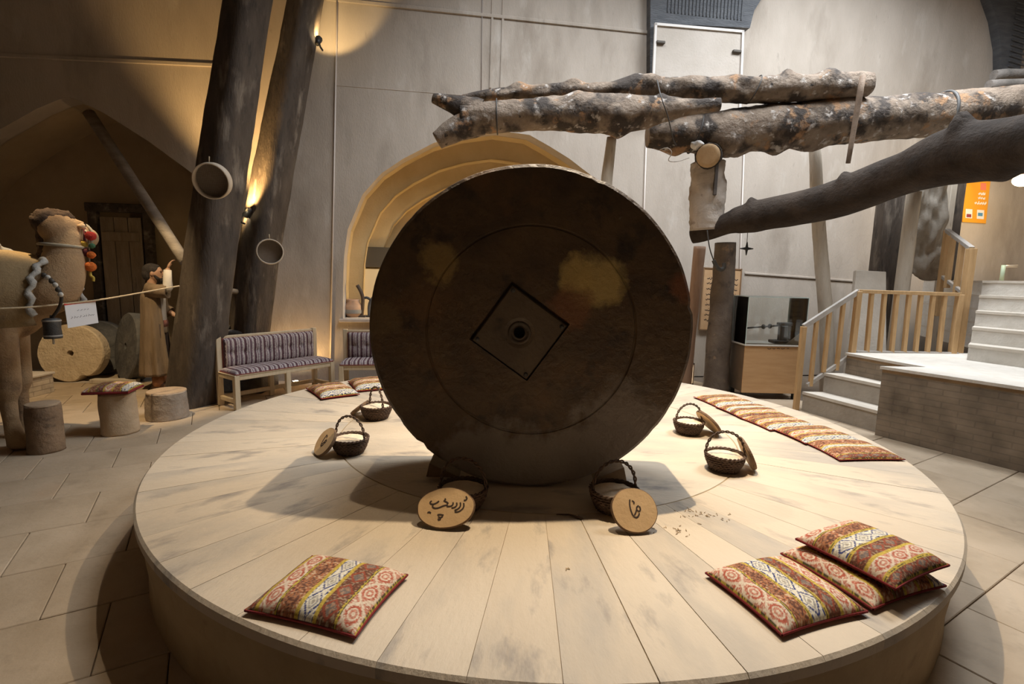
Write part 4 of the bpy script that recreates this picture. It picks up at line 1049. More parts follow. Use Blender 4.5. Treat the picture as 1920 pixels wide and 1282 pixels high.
# little black spots on the beams
def spot(label, px, py, Y, aim, energy, size=70, blend=.4, lit=True, col=(1, .68, .30)):
    c = at(px, py, Y); d = (Vector(aim)-c).normalized(); R = d.to_track_quat('Z', 'Y').to_matrix()
    t = thing('spotlight', label, 'lamp', c); mb = MB().lathe([(.0, -.09), (.03, -.09), (.034, -.03), (.045, .03), (.045, .04), (.038, .04)], 20, R=R); mb.build('housing', BLACKM, t)
    MB().lathe([(0, .03), (.038, .03)], 20, R=R).build('bulb', M('hot_bulb', (1, .9, .7), emit=(1, .85, .55), estr=40), t)
    MB().tube([(0, 0, 0), (.0, .06, -.05), (.0, .14, -.06)], .012, 6).build('arm', BLACKM, t)
    lamp('spotlight_beam', 'SPOT', c+d*.08, energy, col, aim, spot_size=radians(size), spot_blend=blend, shadow_soft_size=.03)
spot('bright little spotlight between the two leaning beams', 447, 408, 2.55, at(492, 170, 3.55), 260, 84, .6, col=(1, .62, .24))
spot('small black spotlight on the side of the farther beam near the top', 597, 76, 2.95, wallp(618, 10), 34, 84, .35)
spot('tiny spotlight fixed under the bright one between the beams', 463, 400, 2.75, at(420, 470, 3.2), 10, 90, .6)

# ================================================================== benches
STRIPE = None
def stripe_mat():
    m = bpy.data.materials.new('bench_stripes'); m.use_nodes = True; nt = m.node_tree; b = nt.nodes['Principled BSDF']; b.inputs['Roughness'].default_value = .95; b.inputs['Specular IOR Level'].default_value = .1; L = nt.links.new
    tc = nd(nt, 'ShaderNodeTexCoord'); sx = nd(nt, 'ShaderNodeSeparateXYZ'); L(tc.outputs['Object'], sx.inputs[0])
    mu = nd(nt, 'ShaderNodeMath', operation='MULTIPLY'); L(sx.outputs[0], mu.inputs[0]); mu.inputs[1].default_value = 8.2
    fr = nd(nt, 'ShaderNodeMath', operation='FRACT'); L(mu.outputs[0], fr.inputs[0])
    nz = nd(nt, 'ShaderNodeTexNoise'); nz.inputs['Scale'].default_value = 60; L(tc.outputs['Object'], nz.inputs['Vector'])
    ad = nd(nt, 'ShaderNodeMath', operation='MULTIPLY_ADD'); L(nz.outputs['Fac'], ad.inputs[0]); ad.inputs[1].default_value = .12; L(fr.outputs[0], ad.inputs[2])
    cr = nd(nt, 'ShaderNodeValToRGB'); L(ad.outputs[0], cr.inputs[0]); cr.color_ramp.interpolation = 'CONSTANT'
    cols = [(0, (.10, .055, .065)), (.14, (.44, .38, .36)), (.26, (.20, .13, .15)), (.34, (.42, .37, .36)), (.50, (.14, .085, .10)), (.66, (.32, .26, .27)), (.74, (.46, .41, .38)), (.90, (.12, .065, .075))]
    e = cr.color_ramp.elements; e[0].position = 0; e[0].color = (*cols[0][1], 1); e[1].position = cols[1][0]; e[1].color = (*cols[1][1], 1)
    for p, c in cols[2:]: x = e.new(p); x.color = (*c, 1)
    mx = nd(nt, 'ShaderNodeMix', data_type='RGBA', blend_type='OVERLAY'); mx.inputs[0].default_value = .6; L(cr.outputs[0], mx.inputs[6]); L(nz.outputs['Fac'], mx.inputs[7]); L(mx.outputs[2], b.inputs['Base Color'])
    bp = nd(nt, 'ShaderNodeBump'); bp.inputs['Strength'].default_value = .3; bp.inputs['Distance'].default_value = .005; L(nz.outputs['Fac'], bp.inputs['Height']); L(bp.outputs[0], b.inputs['Normal']); return m
STR = stripe_mat(); REDT = M('bench_red_edge', (.20, .045, .035), (.27, .07, .05), 30, .95)
def pad(Lx, Ly, T, tufts):
    nx, ny = 72, 24; vs = []
    for j in range(ny+1):
        for i in range(nx+1):
            u, v = i/nx, j/ny; x = (u-.5)*2; y = (v-.5)*2; h = T*((1-x**12)*(1-y**6))**.4
            for tx, ty in tufts: h -= .022*math.exp(-(((u-tx)*Lx/.035)**2+((v-ty)*Ly/.035)**2))
            vs.append(((u-.5)*Lx, (v-.5)*Ly, h))
    return MB().add(vs, [(j*(nx+1)+i, j*(nx+1)+i+1, (j+1)*(nx+1)+i+1, (j+1)*(nx+1)+i) for j in range(ny) for i in range(nx)], True)
def bench(label, loc, rz, L, mids=1):
    """local x along the seat, y = back, origin at the front left leg on the floor"""
    t = thing('wooden_bench', label, 'bench', loc, rz, 'pine benches with striped cushions'); D = .46; s = .062
    def bx(nm, c, d): return MB().box(c, d, ch=.005).build(nm, PINE, t)
    for x in (s/2, L-s/2):
        bx('front_leg', (x, s/2, .205), (s, s, .41)); bx('back_post', (x, D-s/2, .43), (s, s, .86)); bx('side_rail', (x, D/2, .385), (.045, D-2*s, .06)); bx('side_stretcher', (x, D/2, .10), (.04, D-2*s, .05))
    for k in range(mids):
        x = L*(k+1)/(mids+1); bx('middle_leg', (x, s/2, .19), (s, s*.8, .38))
        bx('middle_leg', (x, D-s/2, .19), (s, s*.8, .38))
    bx('front_rail', (L/2, s/2, .385), (L-2*s, .045, .06)); bx('back_rail', (L/2, D-s/2, .385), (L-2*s, .045, .06))
    bx('top_rail', (L/2, D-s/2, .82), (L-2*s, .04, .06)); bx('lower_stretcher', (L/2, D-s/2, .10), (L-2*s, .04, .05)); bx('seat_board', (L/2, D/2-.01, .415), (L, D-.02, .012))
    sc = pad(L-.03, D-.07, .05, []).build('seat_cushion', STR, t, (L/2, D/2-.035, .432))
    MB().box((0, 0, -.004), (L-.025, D-.065, .02), ch=.008).build('red_piping', REDT, sc)
    tf = [(.5*(2*k+1)/8, .5) for k in range(8)]
    bc = pad(L-2*s-.01, .36, .075, tf).build('back_cushion', STR, t, (L/2, D-s-.005, .64), (radians(90), 0, 0))
    MB().box((0, 0, -.004), (L-2*s, .365, .02), ch=.008).build('red_piping', REDT, bc)
    return t
f0 = Vector((-3.44, 1.86)); f1 = Vector((-2.66, 2.98)); d = f1-f0
bench('long pine bench with striped tufted cushions, left behind the mill bed', (f0.x, f0.y, 0), atan2(d.y, d.x), d.length, 1)
bench('second pine bench with striped cushions, partly hidden by the great stone', (-2.50, 2.66, 0), radians(9), 1.5, 1)
p = atz(514, 712, .0); up = thing('floor_uplight', 'small round uplight glowing on the floor under the long bench', 'lamp', (p.x, p.y, 0))
MB().lathe([(.05, 0), (.055, .05), (.045, .052)], 20).build('ring', BLACKM, up); MB().lathe([(0, .045), (.046, .045)], 20).build('lens', M('hot_bulb', (1, 1, 1)), up)
# second uplight behind the bench that washes the wall amber
q = Vector((-3.38, 3.36, 0)); up2 = thing('floor_uplight', 'small round uplight hidden behind the long bench at the foot of the wall', 'lamp', q)
MB().lathe([(.05, 0), (.055, .05), (.045, .052)], 20).build('ring', BLACKM, up2); MB().lathe([(0, .045), (.046, .045)], 20).build('lens', M('hot_bulb', (1, 1, 1)), up2)
lamp('uplight_beam', 'SPOT', (q.x, q.y, .08), 34, (1, .62, .25), (q.x+.2, q.y+.25, 1.5), spot_size=radians(130), spot_blend=.7, shadow_soft_size=.05)

# ================================================================== niche contents
nb = wsz(735, 560, -.9)
def nplace(px, py, off): return wallp(px, py, off)
bd_ = thing('niche_board', 'pale lit display board standing inside the arched niche', 'board')
a = nplace(662, 598, -.45); 
P_ = [nplace(668, 503, -.72), nplace(800, 506, -.72), nplace(800, 590, -.72), nplace(668, 590, -.72)]
mb = MB().add([*P_, *[p-WN*.03 for p in P_]], [(0, 1, 2, 3), (4, 7, 6, 5), (0, 4, 5, 1), (1, 5, 6, 2), (2, 6, 7, 3), (3, 7, 4, 0)]); mb.build('panel', M('cream_panel', (.72, .60, .38), rough=.7), bd_)
P_ = [nplace(672, 462, -.70), nplace(800, 466, -.70), nplace(800, 503, -.70), nplace(668, 500, -.70)]
mb = MB().add([*P_, *[p-WN*.03 for p in P_]], [(0, 1, 2, 3), (4, 7, 6, 5), (0, 4, 5, 1), (1, 5, 6, 2), (2, 6, 7, 3), (3, 7, 4, 0)]); mb.build('dark_panel', M('smoky_panel', (.09, .075, .055), rough=.35), bd_)
zs = zb
def nitem(px, off): 
    p = wallp(px, 592, off); return Vector((p.x, p.y, zs))
g = 'old tools in the lit niche'
p = nitem(663, -.30); t = thing('clay_jar', 'squat reddish clay jar at the left end of the niche', 'jar', p, 0, g)
MB().lathe([(0, 0), (.10, 0), (.135, .08), (.13, .18), (.09, .25), (.10, .28), (.085, .28), (.07, .25)], 24).build('body', M('clay', (.50, .30, .18), (.58, .37, .24), 6, .8, .2), t)
MB().lathe([(.136, .06), (.139, .09), (.136, .12)], 24).build('band', M('grey_band', (.3, .28, .25), rough=.8), t)
p = nitem(678, -.28); t = thing('curved_horn', 'dark upright curved horn tool in the niche', 'tool', p, 0, g)
MB().tube(chaikin([(0, 0, 0), (.02, 0, .16), (.03, 0, .30), (-.01, 0, .42), (-.06, 0, .5)], 3), [.035]*1+[.034]*99 if False else None or .028, 10).build('horn', M('horn_dark', (.07, .045, .03), (.12, .08, .05), 10, .6, .3), t)
MB().box((0, 0, .015), (.14, .10, .03), ch=.005).build('base', TIMBER, t)
p = nitem(693, -.32); t = thing('forked_tool', 'grey forked wooden tool on a stand in the niche', 'tool', p, 0, g)
MB().tube(chaikin([(0, 0, .02), (.0, 0, .2), (.06, 0, .30), (.16, 0, .40), (.17, 0, .52)], 3), .032, 10).build('fork', GREYST, t)
MB().tube(chaikin([(.03, 0, .26), (-.03, 0, .31), (-.08, 0, .30)], 2), .02, 8).build('prong', GREYST, t); MB().box((.02, 0, .012), (.2, .12, .024), ch=.005).build('base', TIMBER, t)
p = wallp(820, 560, -.4); lamp('niche_lamp_light', 'POINT', (p.x, p.y, 1.5), 22, (1, .66, .26), shadow_soft_size=.06)
nl = thing('niche_lamp', 'small warm lamp standing inside the niche behind the stone', 'lamp', (p.x, p.y, zs))
MB().lathe([(0, 0), (.06, 0), (.05, .02), (.015, .03), (.015, .36)], 20).build('stem', BLACKM, nl); MB().ell((0, 0, .40), (.05, .05, .06)).build('bulb', M('hot_bulb', (1, 1, 1)), nl)

# ================================================================== log stools
def stool(label, px, py, r, h, m, seed, lean=0):
    p = atz(px, py, 0); hv = Vector((p.x-CP.x, p.y-CP.y, 0)).normalized()*r; p = p+hv; t = thing('log_stool', label, 'stool', (p.x, p.y, 0), seed, 'log stools by the camel')
    mb, q, rr = log_mb([(0, 0, 0, r*1.04), (0, 0, h*.5, r), (lean, 0, h-.012, r*.97)], 26, 34, rough=.07, seed=seed, fr=4); mb.build('stump', m, t)
    MB().lathe([(0, h), (r*.9, h), (r*.955, h-.003), (r*.96, h-.02)], 34, c=(lean, 0, 0)).build('sawn_top', M('aged_cut', (.36, .25, .155), (.46, .335, .22), 10, .85, .3), t); return t, p
B1 = M('stump_bark', (.19, .12, .07), (.32, .21, .125), 5, .85, .8, 20, layers=[((.06, .04, .028), 4, .58, .66)])
B2 = M('pale_stump', (.46, .33, .20), (.55, .41, .27), 5, .8, .4, 30, layers=[((.26, .15, .08), 6, .66, .74)])
B3 = M('grey_stump', (.30, .235, .175), (.42, .34, .265), 7, .85, .9, 16)
stool('dark barky log stool nearest the camel foot', 89, 851, .128, .44, B1, 1.0)
t, p = stool('pale peeled log stool with a cloth-covered board on top', 226, 817, .155, .42, B2, 2.2)
sb = thing('seat_board', 'small board with red edge and patterned cloth on the pale stool', 'seat board', (p.x-.03, p.y, .425), radians(14))
MB().box((0, 0, .012), (.40, .34, .024), ch=.006).build('board', REDC, sb); me, _, _ = CM[3]; c = obj('cloth', me, None, sb, (0, 0, .012)); c.scale = (.87, .74, 1.0)
stool('squat wide grey log stool at the foot of the nearer beam', 316, 790, .20, .31, B3, 3.3)

# ================================================================== alcove: old millstones, door, pole, plinth
def old_stone(label, px, py, Y, r, th, m, rz, lean, hole=.055, chip=0):
    p = at(px, py, Y); t = thing('old_millstone', label, 'millstone', (p.x, p.y, r*.985), rz, 'old millstones in the alcove'); t.rotation_euler = (lean, 0, rz)
    n = 56; vs = []; prof = [(hole, th*.5), (hole, 0), (r*.6, 0), (r*.97, 0), (r, .02), (r, th-.02), (r*.97, th), (hole, th), (hole, th*.5)]
    for rr, y in prof:
        for k in range(n):
            a = 2*pi*k/n; f = 1+(.012*noise.noise((cos(a)*4, sin(a)*4, y*5)) if rr > r*.7 else 0)
            if chip and rr > r*.7: f -= .16*math.exp(-((((a-radians(chip)+pi) % (2*pi))-pi)/.16)**2)
            vs.append((rr*f*cos(a), y-th/2+.006*noise.noise((cos(a)*rr*14, sin(a)*rr*14, 2)), rr*f*sin(a)))
    MB().add(vs, [(i*n+k, i*n+(k+1) % n, (i+1)*n+(k+1) % n, (i+1)*n+k) for i in range(len(prof)-1) for k in range(n)], False).build('stone', m, t); return t
PST = M('pale_pitted_stone', (.54, .42, .28), (.66, .54, .38), 9, .9, .9, 30, layers=[((.38, .27, .17), 16, .62, .74)])
old_stone('pale pitted old millstone with a centre hole leaning in the alcove', 140, 660, 3.30, .415, .20, PST, radians(12), radians(-6), .042, chip=292)
old_stone('dark millstone half hidden behind the pale one', 186, 650, 3.78, .42, .16, GREYST, radians(14), radians(-6))
old_stone('large dark millstone leaning beside the robed figure', 252, 652, 3.45, .50, .22, GREYST, radians(-38), radians(-8))
a = at(170, 708, 3.2); tag(MB().box((a.x+.35, a.y, .03), (.62, .12, .06), (0, 0, .1), ch=.008).build('timber_offcut', PALEW), 'pale timber offcut on the floor before the millstones', 'timber')
od = thing('old_door', 'tall weathered wooden door leaf leaning on the alcove back wall', 'door')
c = wsz(196, 560, -.9); c2 = wsz(262, 408, -.9)
od.matrix_world = WM @ Matrix.Translation((c[0], 0, -.98))
DW = M('old_door_wood', (.25, .19, .13), (.34, .265, .19), 4, .8, .6, 26, stretch=(4, .8, 1), layers=[((.13, .095, .065), 3, .6, .74)], rnd=True)
pw = (c2[0]-c[0]); 
for k in range(3): MB().box((pw*(k+.5)/3, c2[1]/2, .03), (pw/3-.012, c2[1], .05), ch=.006).build('plank', DW, od)
for z in (.35, c2[1]-.3): MB().box((pw/2, z, .07), (pw-.06, .14, .035), ch=.006).build('crosspiece', DW, od)
fr = thing('door_frame', 'dark timber frame around the old door leaf', 'frame'); fr.matrix_world = WM @ Matrix.Translation((c[0], 0, -1.02))
for x in (-.09, pw+.09): MB().box((x, c2[1]/2+.04, .06), (.12, c2[1]+.08, .12), ch=.01).build('jamb', TIMBER, fr)
MB().box((pw/2, c2[1]+.14, .06), (pw+.36, .13, .12), ch=.01).build('lintel', TIMBER, fr)
a, b = at(163, 206, 3.75), at(348, 492, 2.55)
tag(MB().tube(lerp_path(a, b, 14), [.075-.0008*k for k in range(14)], 14, fn=lambda t, an, p: 1+.06*noise.noise(p*4)).build('slanting_pole', M('grey_pole', (.22, .185, .15), (.36, .31, .255), 4, .8, .4, 30, stretch=(1, 1, 3))), 'long grey pole slanting from the alcove arch down to the nearer beam', 'pole')
pb = thing('brick_plinth', 'low pale brick plinth standing behind the camel leg', 'plinth', (-7.06, 2.44, 0), radians(0))
o = MB().box((0, 0, .12), (1.6, .34, .24)).build('brick_body', BRICKL, pb); uv_box(o); MB().box((0, 0, .255), (1.64, .38, .03), ch=.006).build('cap_slab', CONC, pb)
rdm = M('red_paint', (.50, .03, .025), rough=.4)
rs_ = thing('red_stand', 'red metal stand with a white card behind the camel leg', 'stand'); B = at(44, 690, 2.35)
a = at(38, 604, 2.35); b = at(60, 604, 2.35); c3 = at(40, 640, 2.35)
MB().tube([a, b, c3, (c3.x, c3.y, .30)], .02, 8).build('frame', rdm, rs_); MB().tube([(c3.x-.03, c3.y, .30), (c3.x-.03, c3.y, .62)], .07, 16).build('cylinder', rdm, rs_)
q = at(46, 594, 2.33); MB().box((q.x, q.y, q.z+.02), (.13, .01, .09), (.2, 0, 0)).build('card', M('white_card', (.8, .8, .8), rough=.7), rs_)
# warm light that falls on the alcove display from the beams
lamp('alcove_spot_light', 'SPOT', (-4.35, .75, 4.5), 470, (1, .74, .42), (-5.35, 2.1, .35), spot_size=radians(50), spot_blend=.35, shadow_soft_size=.04)

# ================================================================== camel
def remesh_obj(mb, name, m, parent, vox, smooth=6, org=Vector((0, 0, 0))):
    mb.v = [tuple(Vector(v)-org) for v in mb.v]
    o = mb.build(name, m, parent); r = o.modifiers.new('join', 'REMESH'); r.mode = 'VOXEL'; r.voxel_size = vox; r.use_smooth_shade = True
    s = o.modifiers.new('soft', 'SMOOTH'); s.iterations = smooth; s.factor = .5; return o
CO = Vector((-4.74, .48, 0))
camel = thing('camel', 'tan dressed camel figure standing at the left edge, head turned away', 'camel', CO)
CAM = M('camel_coat', (.34, .215, .115), (.46, .31, .17), 4, .95, .6, 60, layers=[((.16, .095, .055), 3.2, .56, .72)])
DRK = M('camel_mane', (.05, .03, .02), (.11, .068, .042), 8, .95, .8, 60)
mb = MB(); yw = radians(10); fx = Vector((cos(yw), sin(yw), 0)); fy = Vector((-sin(yw), cos(yw), 0)); ax = CO+fy*.20
def L(x, y, z): return ax+fx*x+fy*y+Vector((0, 0, z))
Ry = Matrix.Rotation(yw, 3, 'Z')
mb.ell(L(-.85, 0, 1.33), (1.0, .37, .40), Ry, 24, 16); mb.ell(L(-.10, 0, 1.32), (.38, .27, .36), Ry, 20, 14); mb.ell(L(-.95, 0, 1.78), (.42, .24, .30), Ry, 20, 14); mb.ell(L(-1.6, 0, 1.36), (.36, .33, .36), Ry, 20, 14)
NP = [L(-.05, 0, 1.34), at(88, 548, .70), at(108, 532, .74), at(119, 500, .78), at(119, 470, .80), at(116, 440, .82)]
NQ = chaikin(NP, 2); mb.tube(NQ, [.27-.125*min(1, k/(len(NQ)-1)*1.25)**.8 for k in range(len(NQ))], 18)
hc = at(112, 434, .82); hd = Vector((-.10, .99, .02)).normalized(); hx = hd; hy = Vector((-hd.y, hd.x, 0)).normalized()
RH = Matrix((hx, hy, Vector((0, 0, 1)))).transposed()
mb.ell(hc+Vector((0, 0, .03)), (.19, .145, .15), RH, 18, 12)
mz = hc+hd*.36+Vector((0, 0, -.03)); mb.tube([hc+hd*.05+Vector((0, 0, .02)), hc+hd*.2+Vector((0, 0, .0)), hc+hd*.3+Vector((0, 0, -.02)), mz+hd*.04], [.135, .105, .092, .078], 14); mb.ell(mz+Vector((0, 0, -.015)), (.10, .082, .075), RH, 14, 10)
mb.ell(mz+Vector((0, 0, -.065)), (.075, .065, .035), RH, 12, 8)
for s in (-1, 1): mb.ell(hc+hd*.10+hy*s*.115+Vector((0, 0, .085)), (.05, .03, .028), RH, 10, 8)
def cleg(x, y, front=True):
    top = L(x, y, 1.15)
    if front: P = [(0, 0, 1.2, .17), (.02, 0, 1.0, .135), (.05, 0, .80, .10), (.06, 0, .62, .088), (.05, 0, .54, .092), (.035, 0, .44, .066), (.045, 0, .25, .058), (.06, 0, .13, .07), (.10, 0, .055, .095)]
    else: P = [(-.05, 0, 1.25, .24), (.02, 0, 1.0, .18), (.10, 0, .85, .13), (-.02, 0, .66, .085), (-.12, 0, .54, .075), (-.08, 0, .36, .058), (-.05, 0, .2, .056), (-.02, 0, .06, .09)]
    pts = [L(x+a, y+b, z) for a, b, z, r in P]; mb.tube(pts, [p[3] for p in P], 14); e = pts[-1]; mb.ell((e.x+fx.x*.03, e.y+fx.y*.03, .045), (.135, .11, .05), Ry, 14, 8)
cleg(-.02, -.20); cleg(-.18, .17); cleg(-1.62, -.19, False); cleg(-1.78, .17, False)
mb.tube([L(-1.93, 0, 1.5), L(-2.06, 0, 1.2), L(-2.08, 0, .85)], [.05, .035, .05], 8)
remesh_obj(mb, 'body', CAM, camel, .017, 5, CO)
# dark shaggy mane down neck and crown
mm = MB(); side = Vector((-.8, -.25, 0)).normalized()
for k, f in enumerate((0, .2, .4, .6, .8, 1)):
    p = NP[-1].lerp(NP[3], f)+side*.075; mm.ell(p, (.115, .115, .085), None, 12, 8)
mm.ell(hc+Vector((-.05, -.02, .085)), (.17, .14, .115), RH, 14, 10); mm.ell(hc+Vector((.02, .0, .14)), (.10, .09, .06), RH, 12, 8)
mo = remesh_obj(mm, 'mane', DRK, camel, .016, 3, CO)
dt = bpy.data.textures.new('shag', 'CLOUDS'); dt.noise_scale = .05
dm = mo.modifiers.new('shag', 'DISPLACE'); dm.texture = dt; dm.strength = .05; dm.mid_level = .45
e0 = at(84, 432, .74); e1 = at(67, 428, .70)
m2 = MB().tube([e0, e0.lerp(e1, .35), e0.lerp(e1, .75), e1], [.022, .042, .034, .008], 10); remesh_obj(m2, 'ear', DRK, camel, .008, 2, CO)
e0 = hc+hd*-.02+hy*-.12*-1+Vector((0, 0, .10)); m2 = MB().tube([e0, e0+hy*.05+Vector((0, 0, .03)), e0+hy*.10+Vector((0, 0, .05))], [.022, .036, .008], 10); remesh_obj(m2, 'ear', DRK, camel, .008, 2, CO)
for s in (-1, 1): MB().ell(hc+hd*.12+hy*s*.135+Vector((0, 0, .07))-CO, (.02, .014, .02), RH).build('eye', M('glossy_eye', (.015, .01, .008), rough=.15), camel)
# blanket over shoulders and back
n1, n2_ = 30, 26; vs = []
for i in range(n1+1):
    for j in range(n2_+1):
        u = i/n1; a = radians(-28)+radians(236)*j/n2_; x = .36-1.81*u
        ry = .435-.03*u; rz_ = .46+.30*math.exp(-((x+.95)/.36)**2); ry *= 1-.25*max(0, x/.36)**1.6
        rz_ *= 1-.14*max(0, x/.36)**1.6
        z = 1.32+rz_*sin(a); y = -ry*cos(a)
        q = L(x+.02*noise.noise((a*2, u*6, 0)), y, z)+Vector((0, 0, .02*noise.noise((u*7, a*3, 1)))); vs.append(q-CO)
o = MB().add(vs, [(i*(n2_+1)+j, i*(n2_+1)+j+1, (i+1)*(n2_+1)+j+1, (i+1)*(n2_+1)+j) for i in range(n1) for j in range(n2_)], True).build('saddle_blanket', M('gold_tan_cloth', (.34, .235, .12), (.44, .315, .165), 4, .95, .4, 50, layers=[((.24, .19, .13), 3, .56, .7)]), camel)
so = o.modifiers.new('s', 'SOLIDIFY'); so.thickness = .02
def hoop(x, ry, rz_, r, nm, m, tw=0, tilt=0):
    pts = []
    for k in range(41):
        a = radians(-14)+radians(208)*k/40; c = L(x+tilt*sin(a), -ry*cos(a), 1.32+rz_*sin(a))-CO
        c += fx*.02*cos(k*1.7)*tw; pts.append(c)
    return MB().tube(pts, [r*(1+.25*tw*sin(k*1.7)) for k in range(41)], 10).build(nm, m, camel)
GRB = M('grey_braid', (.40, .385, .35), (.52, .5, .46), 14, .95, .7, 40)
hoop(-.10, .465, .525, .042, 'braided_roll', GRB, 1, -.10); hoop(.36, .34, .41, .026, 'braided_roll', GRB, 1, .0); hoop(-.32, .475, .53, .022, 'girth_strap', M('red_strap', (.25, .04, .03), rough=.9), 0, 0)
# neck cord with white beads, and the bell can hanging from it
cpts = [at(*q) for q in ((78, 512, .60), (92, 520, .50), (106, 534, .46), (116, 552, .48), (114, 572, .50), (104, 588, .50), (97, 596, .50))]
MB().tube([Vector(p)-CO for p in chaikin(cpts, 2)], .013, 8).build('neck_cord', M('dark_cord', (.06, .05, .042), rough=.9), camel)
for k, f in enumerate((.5, 1.0, 1.5, 2.0, 2.5, 3.0)):
    i = int(f); p = cpts[i].lerp(cpts[i+1], f-i)+Vector((0, -.012, 0)); MB().ell(p-CO, (.022, .018, .022)).build('bead', M('white_bead', (.62, .6, .55), rough=.5) if k % 2 else M('dark_bead', (.08, .07, .06), rough=.5), camel)
bl = at(98, 615, .50); bell = thing('bell_can', 'dark cylindrical camel bell hanging at the camel chest', 'bell', (bl.x, bl.y, bl.z)); bell.scale = (.85, .85, .95)
MB().lathe([(0, .095), (.045, .095), (.072, .085), (.075, .05), (.072, .0), (.078, -.08), (.075, -.095), (.06, -.095)], 28).build('body', M('bell_iron', (.04, .037, .035), (.075, .07, .065), 14, .5, .3), bell)
for z in (.07, -.07): MB().lathe([(.0765, z-.008), (.081, z), (.0765, z+.008)], 28).build('band', M('worn_band', (.35, .33, .3), rough=.5), bell)
MB().tube([(0, 0, -.06), (0, 0, -.15)], .01, 8).build('clapper', M('clapper_cord', (.55, .5, .42), rough=.8), bell)
MB().tube([(0, 0, .09), (0, 0, .12)], .012, 8).build('hanger', WIRE, bell)
# halter straps with bright tassels
STRAP = M('halter_strap', (.30, .26, .2), (.4, .36, .28), 20, .9)
def ringp(c, ax_, r1, r2, w, nm, m):
    R = Vector(ax_).normalized().to_track_quat('Z', 'Y').to_matrix(); MB().tube([Vector(c)-CO+R@Vector((r1*cos(2*pi*k/30), r2*sin(2*pi*k/30), 0)) for k in range(31)], w, 6, cap=False).build(nm, m, camel)
ringp(hc+hd*.26+Vector((0, 0, -.02)), hd, .112, .112, .014, 'nose_band', STRAP); ringp(at(116, 461, .81), (.05, .05, 1), .165, .16, .015, 'neck_strap', STRAP)
OR = M('orange_wool', (.62, .13, .02), (.75, .2, .03), 40, .95, .8, 90); RD = M('red_wool', (.45, .02, .02), (.55, .05, .03), 40, .95, .8, 90); GR = M('green_wool', (.04, .12, .06), (.08, .2, .1), 40, .95); YL = M('yellow_wool', (.5, .36, .05), (.6, .45, .1), 40, .95); DK = M('maroon_wool', (.09, .015, .02), rough=.95)
MB().tube([p-CO for p in (at(155, 425, .95), at(166, 440, .9), at(167, 478, .88), at(168, 512, .88))], .008, 6).build('tassel_cord', STRAP, camel)
MB().tube([p-CO for p in (at(146, 424, 1.0), at(158, 428, .93), at(160, 470, .9), at(152, 486, .86))], .012, 6).build('cheek_strap', DK, camel)
for px, py, r, m, nm in ((170, 442, .044, RD, 'pompom'), (173, 461, .026, GR, 'pompom'), (157, 457, .032, YL, 'pompom'), (161, 473, .042, DK, 'pompom'), (171, 478, .036, OR, 'pompom'), (167, 500, .03, DK, 'pompom'), (169, 500, .05, OR, 'pompom'), (153, 424, .03, M('pale_tassel', (.6, .42, .25), rough=.9), 'pompom')):
    q = MB().ell(at(px, py, .88)-CO, (r, r, r*.95), None, 16, 12).build(nm, m, camel); dd = q.modifiers.new('fluff', 'DISPLACE'); dd.texture = dt; dd.strength = .02
MB().tube(chaikin([p-CO for p in (at(169, 510, .88), at(170, 518, .87), at(176, 520, .87), at(175, 527, .87))], 2), .012, 7).build('tassel_end', YL, camel)

# ================================================================== robed figure
MP = atz(292, 730, 0); mrz = radians(22)
man = thing('person', 'person in long brown robe with raised white-sleeved arm beside the beam', 'person', (MP.x, MP.y+.10, 0), mrz)
SKIN = M('skin', (.42, .24, .15), (.50, .30, .19), 12, .6, .1)
def hand(mb, wrist, fwd, up, s=1.0, curl=.5, side=1):
    fwd = Vector(fwd).normalized(); up = Vector(up); up = (up-fwd*up.dot(fwd)).normalized(); sd = fwd.cross(up)*side
    R = Matrix((sd, up, fwd)).transposed(); W_ = Vector(wrist)
    mb.ell(W_+fwd*.045*s, (.042*s, .018*s, .055*s), R, 14, 10)
    for k, (off, ln) in enumerate(((-.030, .062), (-.010, .074), (.011, .070), (.030, .055))):
        b = W_+fwd*.085*s+sd*off*s; ang = 0; p = [b-fwd*.02*s, b]
        for j, q in enumerate((.45, .32, .23)):
            ang += curl*(.5+.3*j); p.append(p[-1]+(fwd*cos(ang)-up*sin(ang))*ln*q*s)
        mb.tube(p, [.0092*s, .0095*s, .009*s, .0082*s, .0068*s], 8)
    b = W_+fwd*.025*s+sd*-.038*s; mb.tube([b, b+(sd*-.6+fwd*.8)*.03*s-up*.008*s, b+(sd*-.55+fwd*1.7)*.035*s-up*.018*s], [.012*s, .0105*s, .008*s], 8)
mb = MB()
mb.ell((.02, 0, 1.585), (.098, .076, .118), None, 20, 16)          # skull
mb.ell((.055, 0, 1.525), (.062, .055, .062), None, 16, 12)         # jaw
mb.tube([(.105, 0, 1.605), (.128, 0, 1.573), (.112, 0, 1.562)], [.010, .017, .013], 8)   # nose
mb.ell((.098, 0, 1.620), (.018, .055, .012), None, 12, 8)          # brow
mb.ell((.106, 0, 1.535), (.014, .026, .008), None, 10, 8); mb.ell((.104, 0, 1.522), (.013, .024, .009), None, 10, 8)    # lips
for s in (-1, 1): mb.ell((.008, s*.080, 1.58), (.022, .010, .034), None, 10, 8)
mb.tube([(-.01, 0, 1.53), (-.02, 0, 1.44), (-.02, 0, 1.36)], [.055, .056, .075], 14)
mb.loft([((-.01, 0, .88), .12, .16), ((-.01, 0, 1.08), .105, .145), ((-.01, 0, 1.28), .12, .18), ((-.02, 0, 1.38), .09, .15), ((-.02, 0, 1.42), .06, .08)], 20)
RS, RE, RW = Vector((0, -.18, 1.36)), Vector((.20, -.215, 1.37)), Vector((.215, -.18, 1.65))
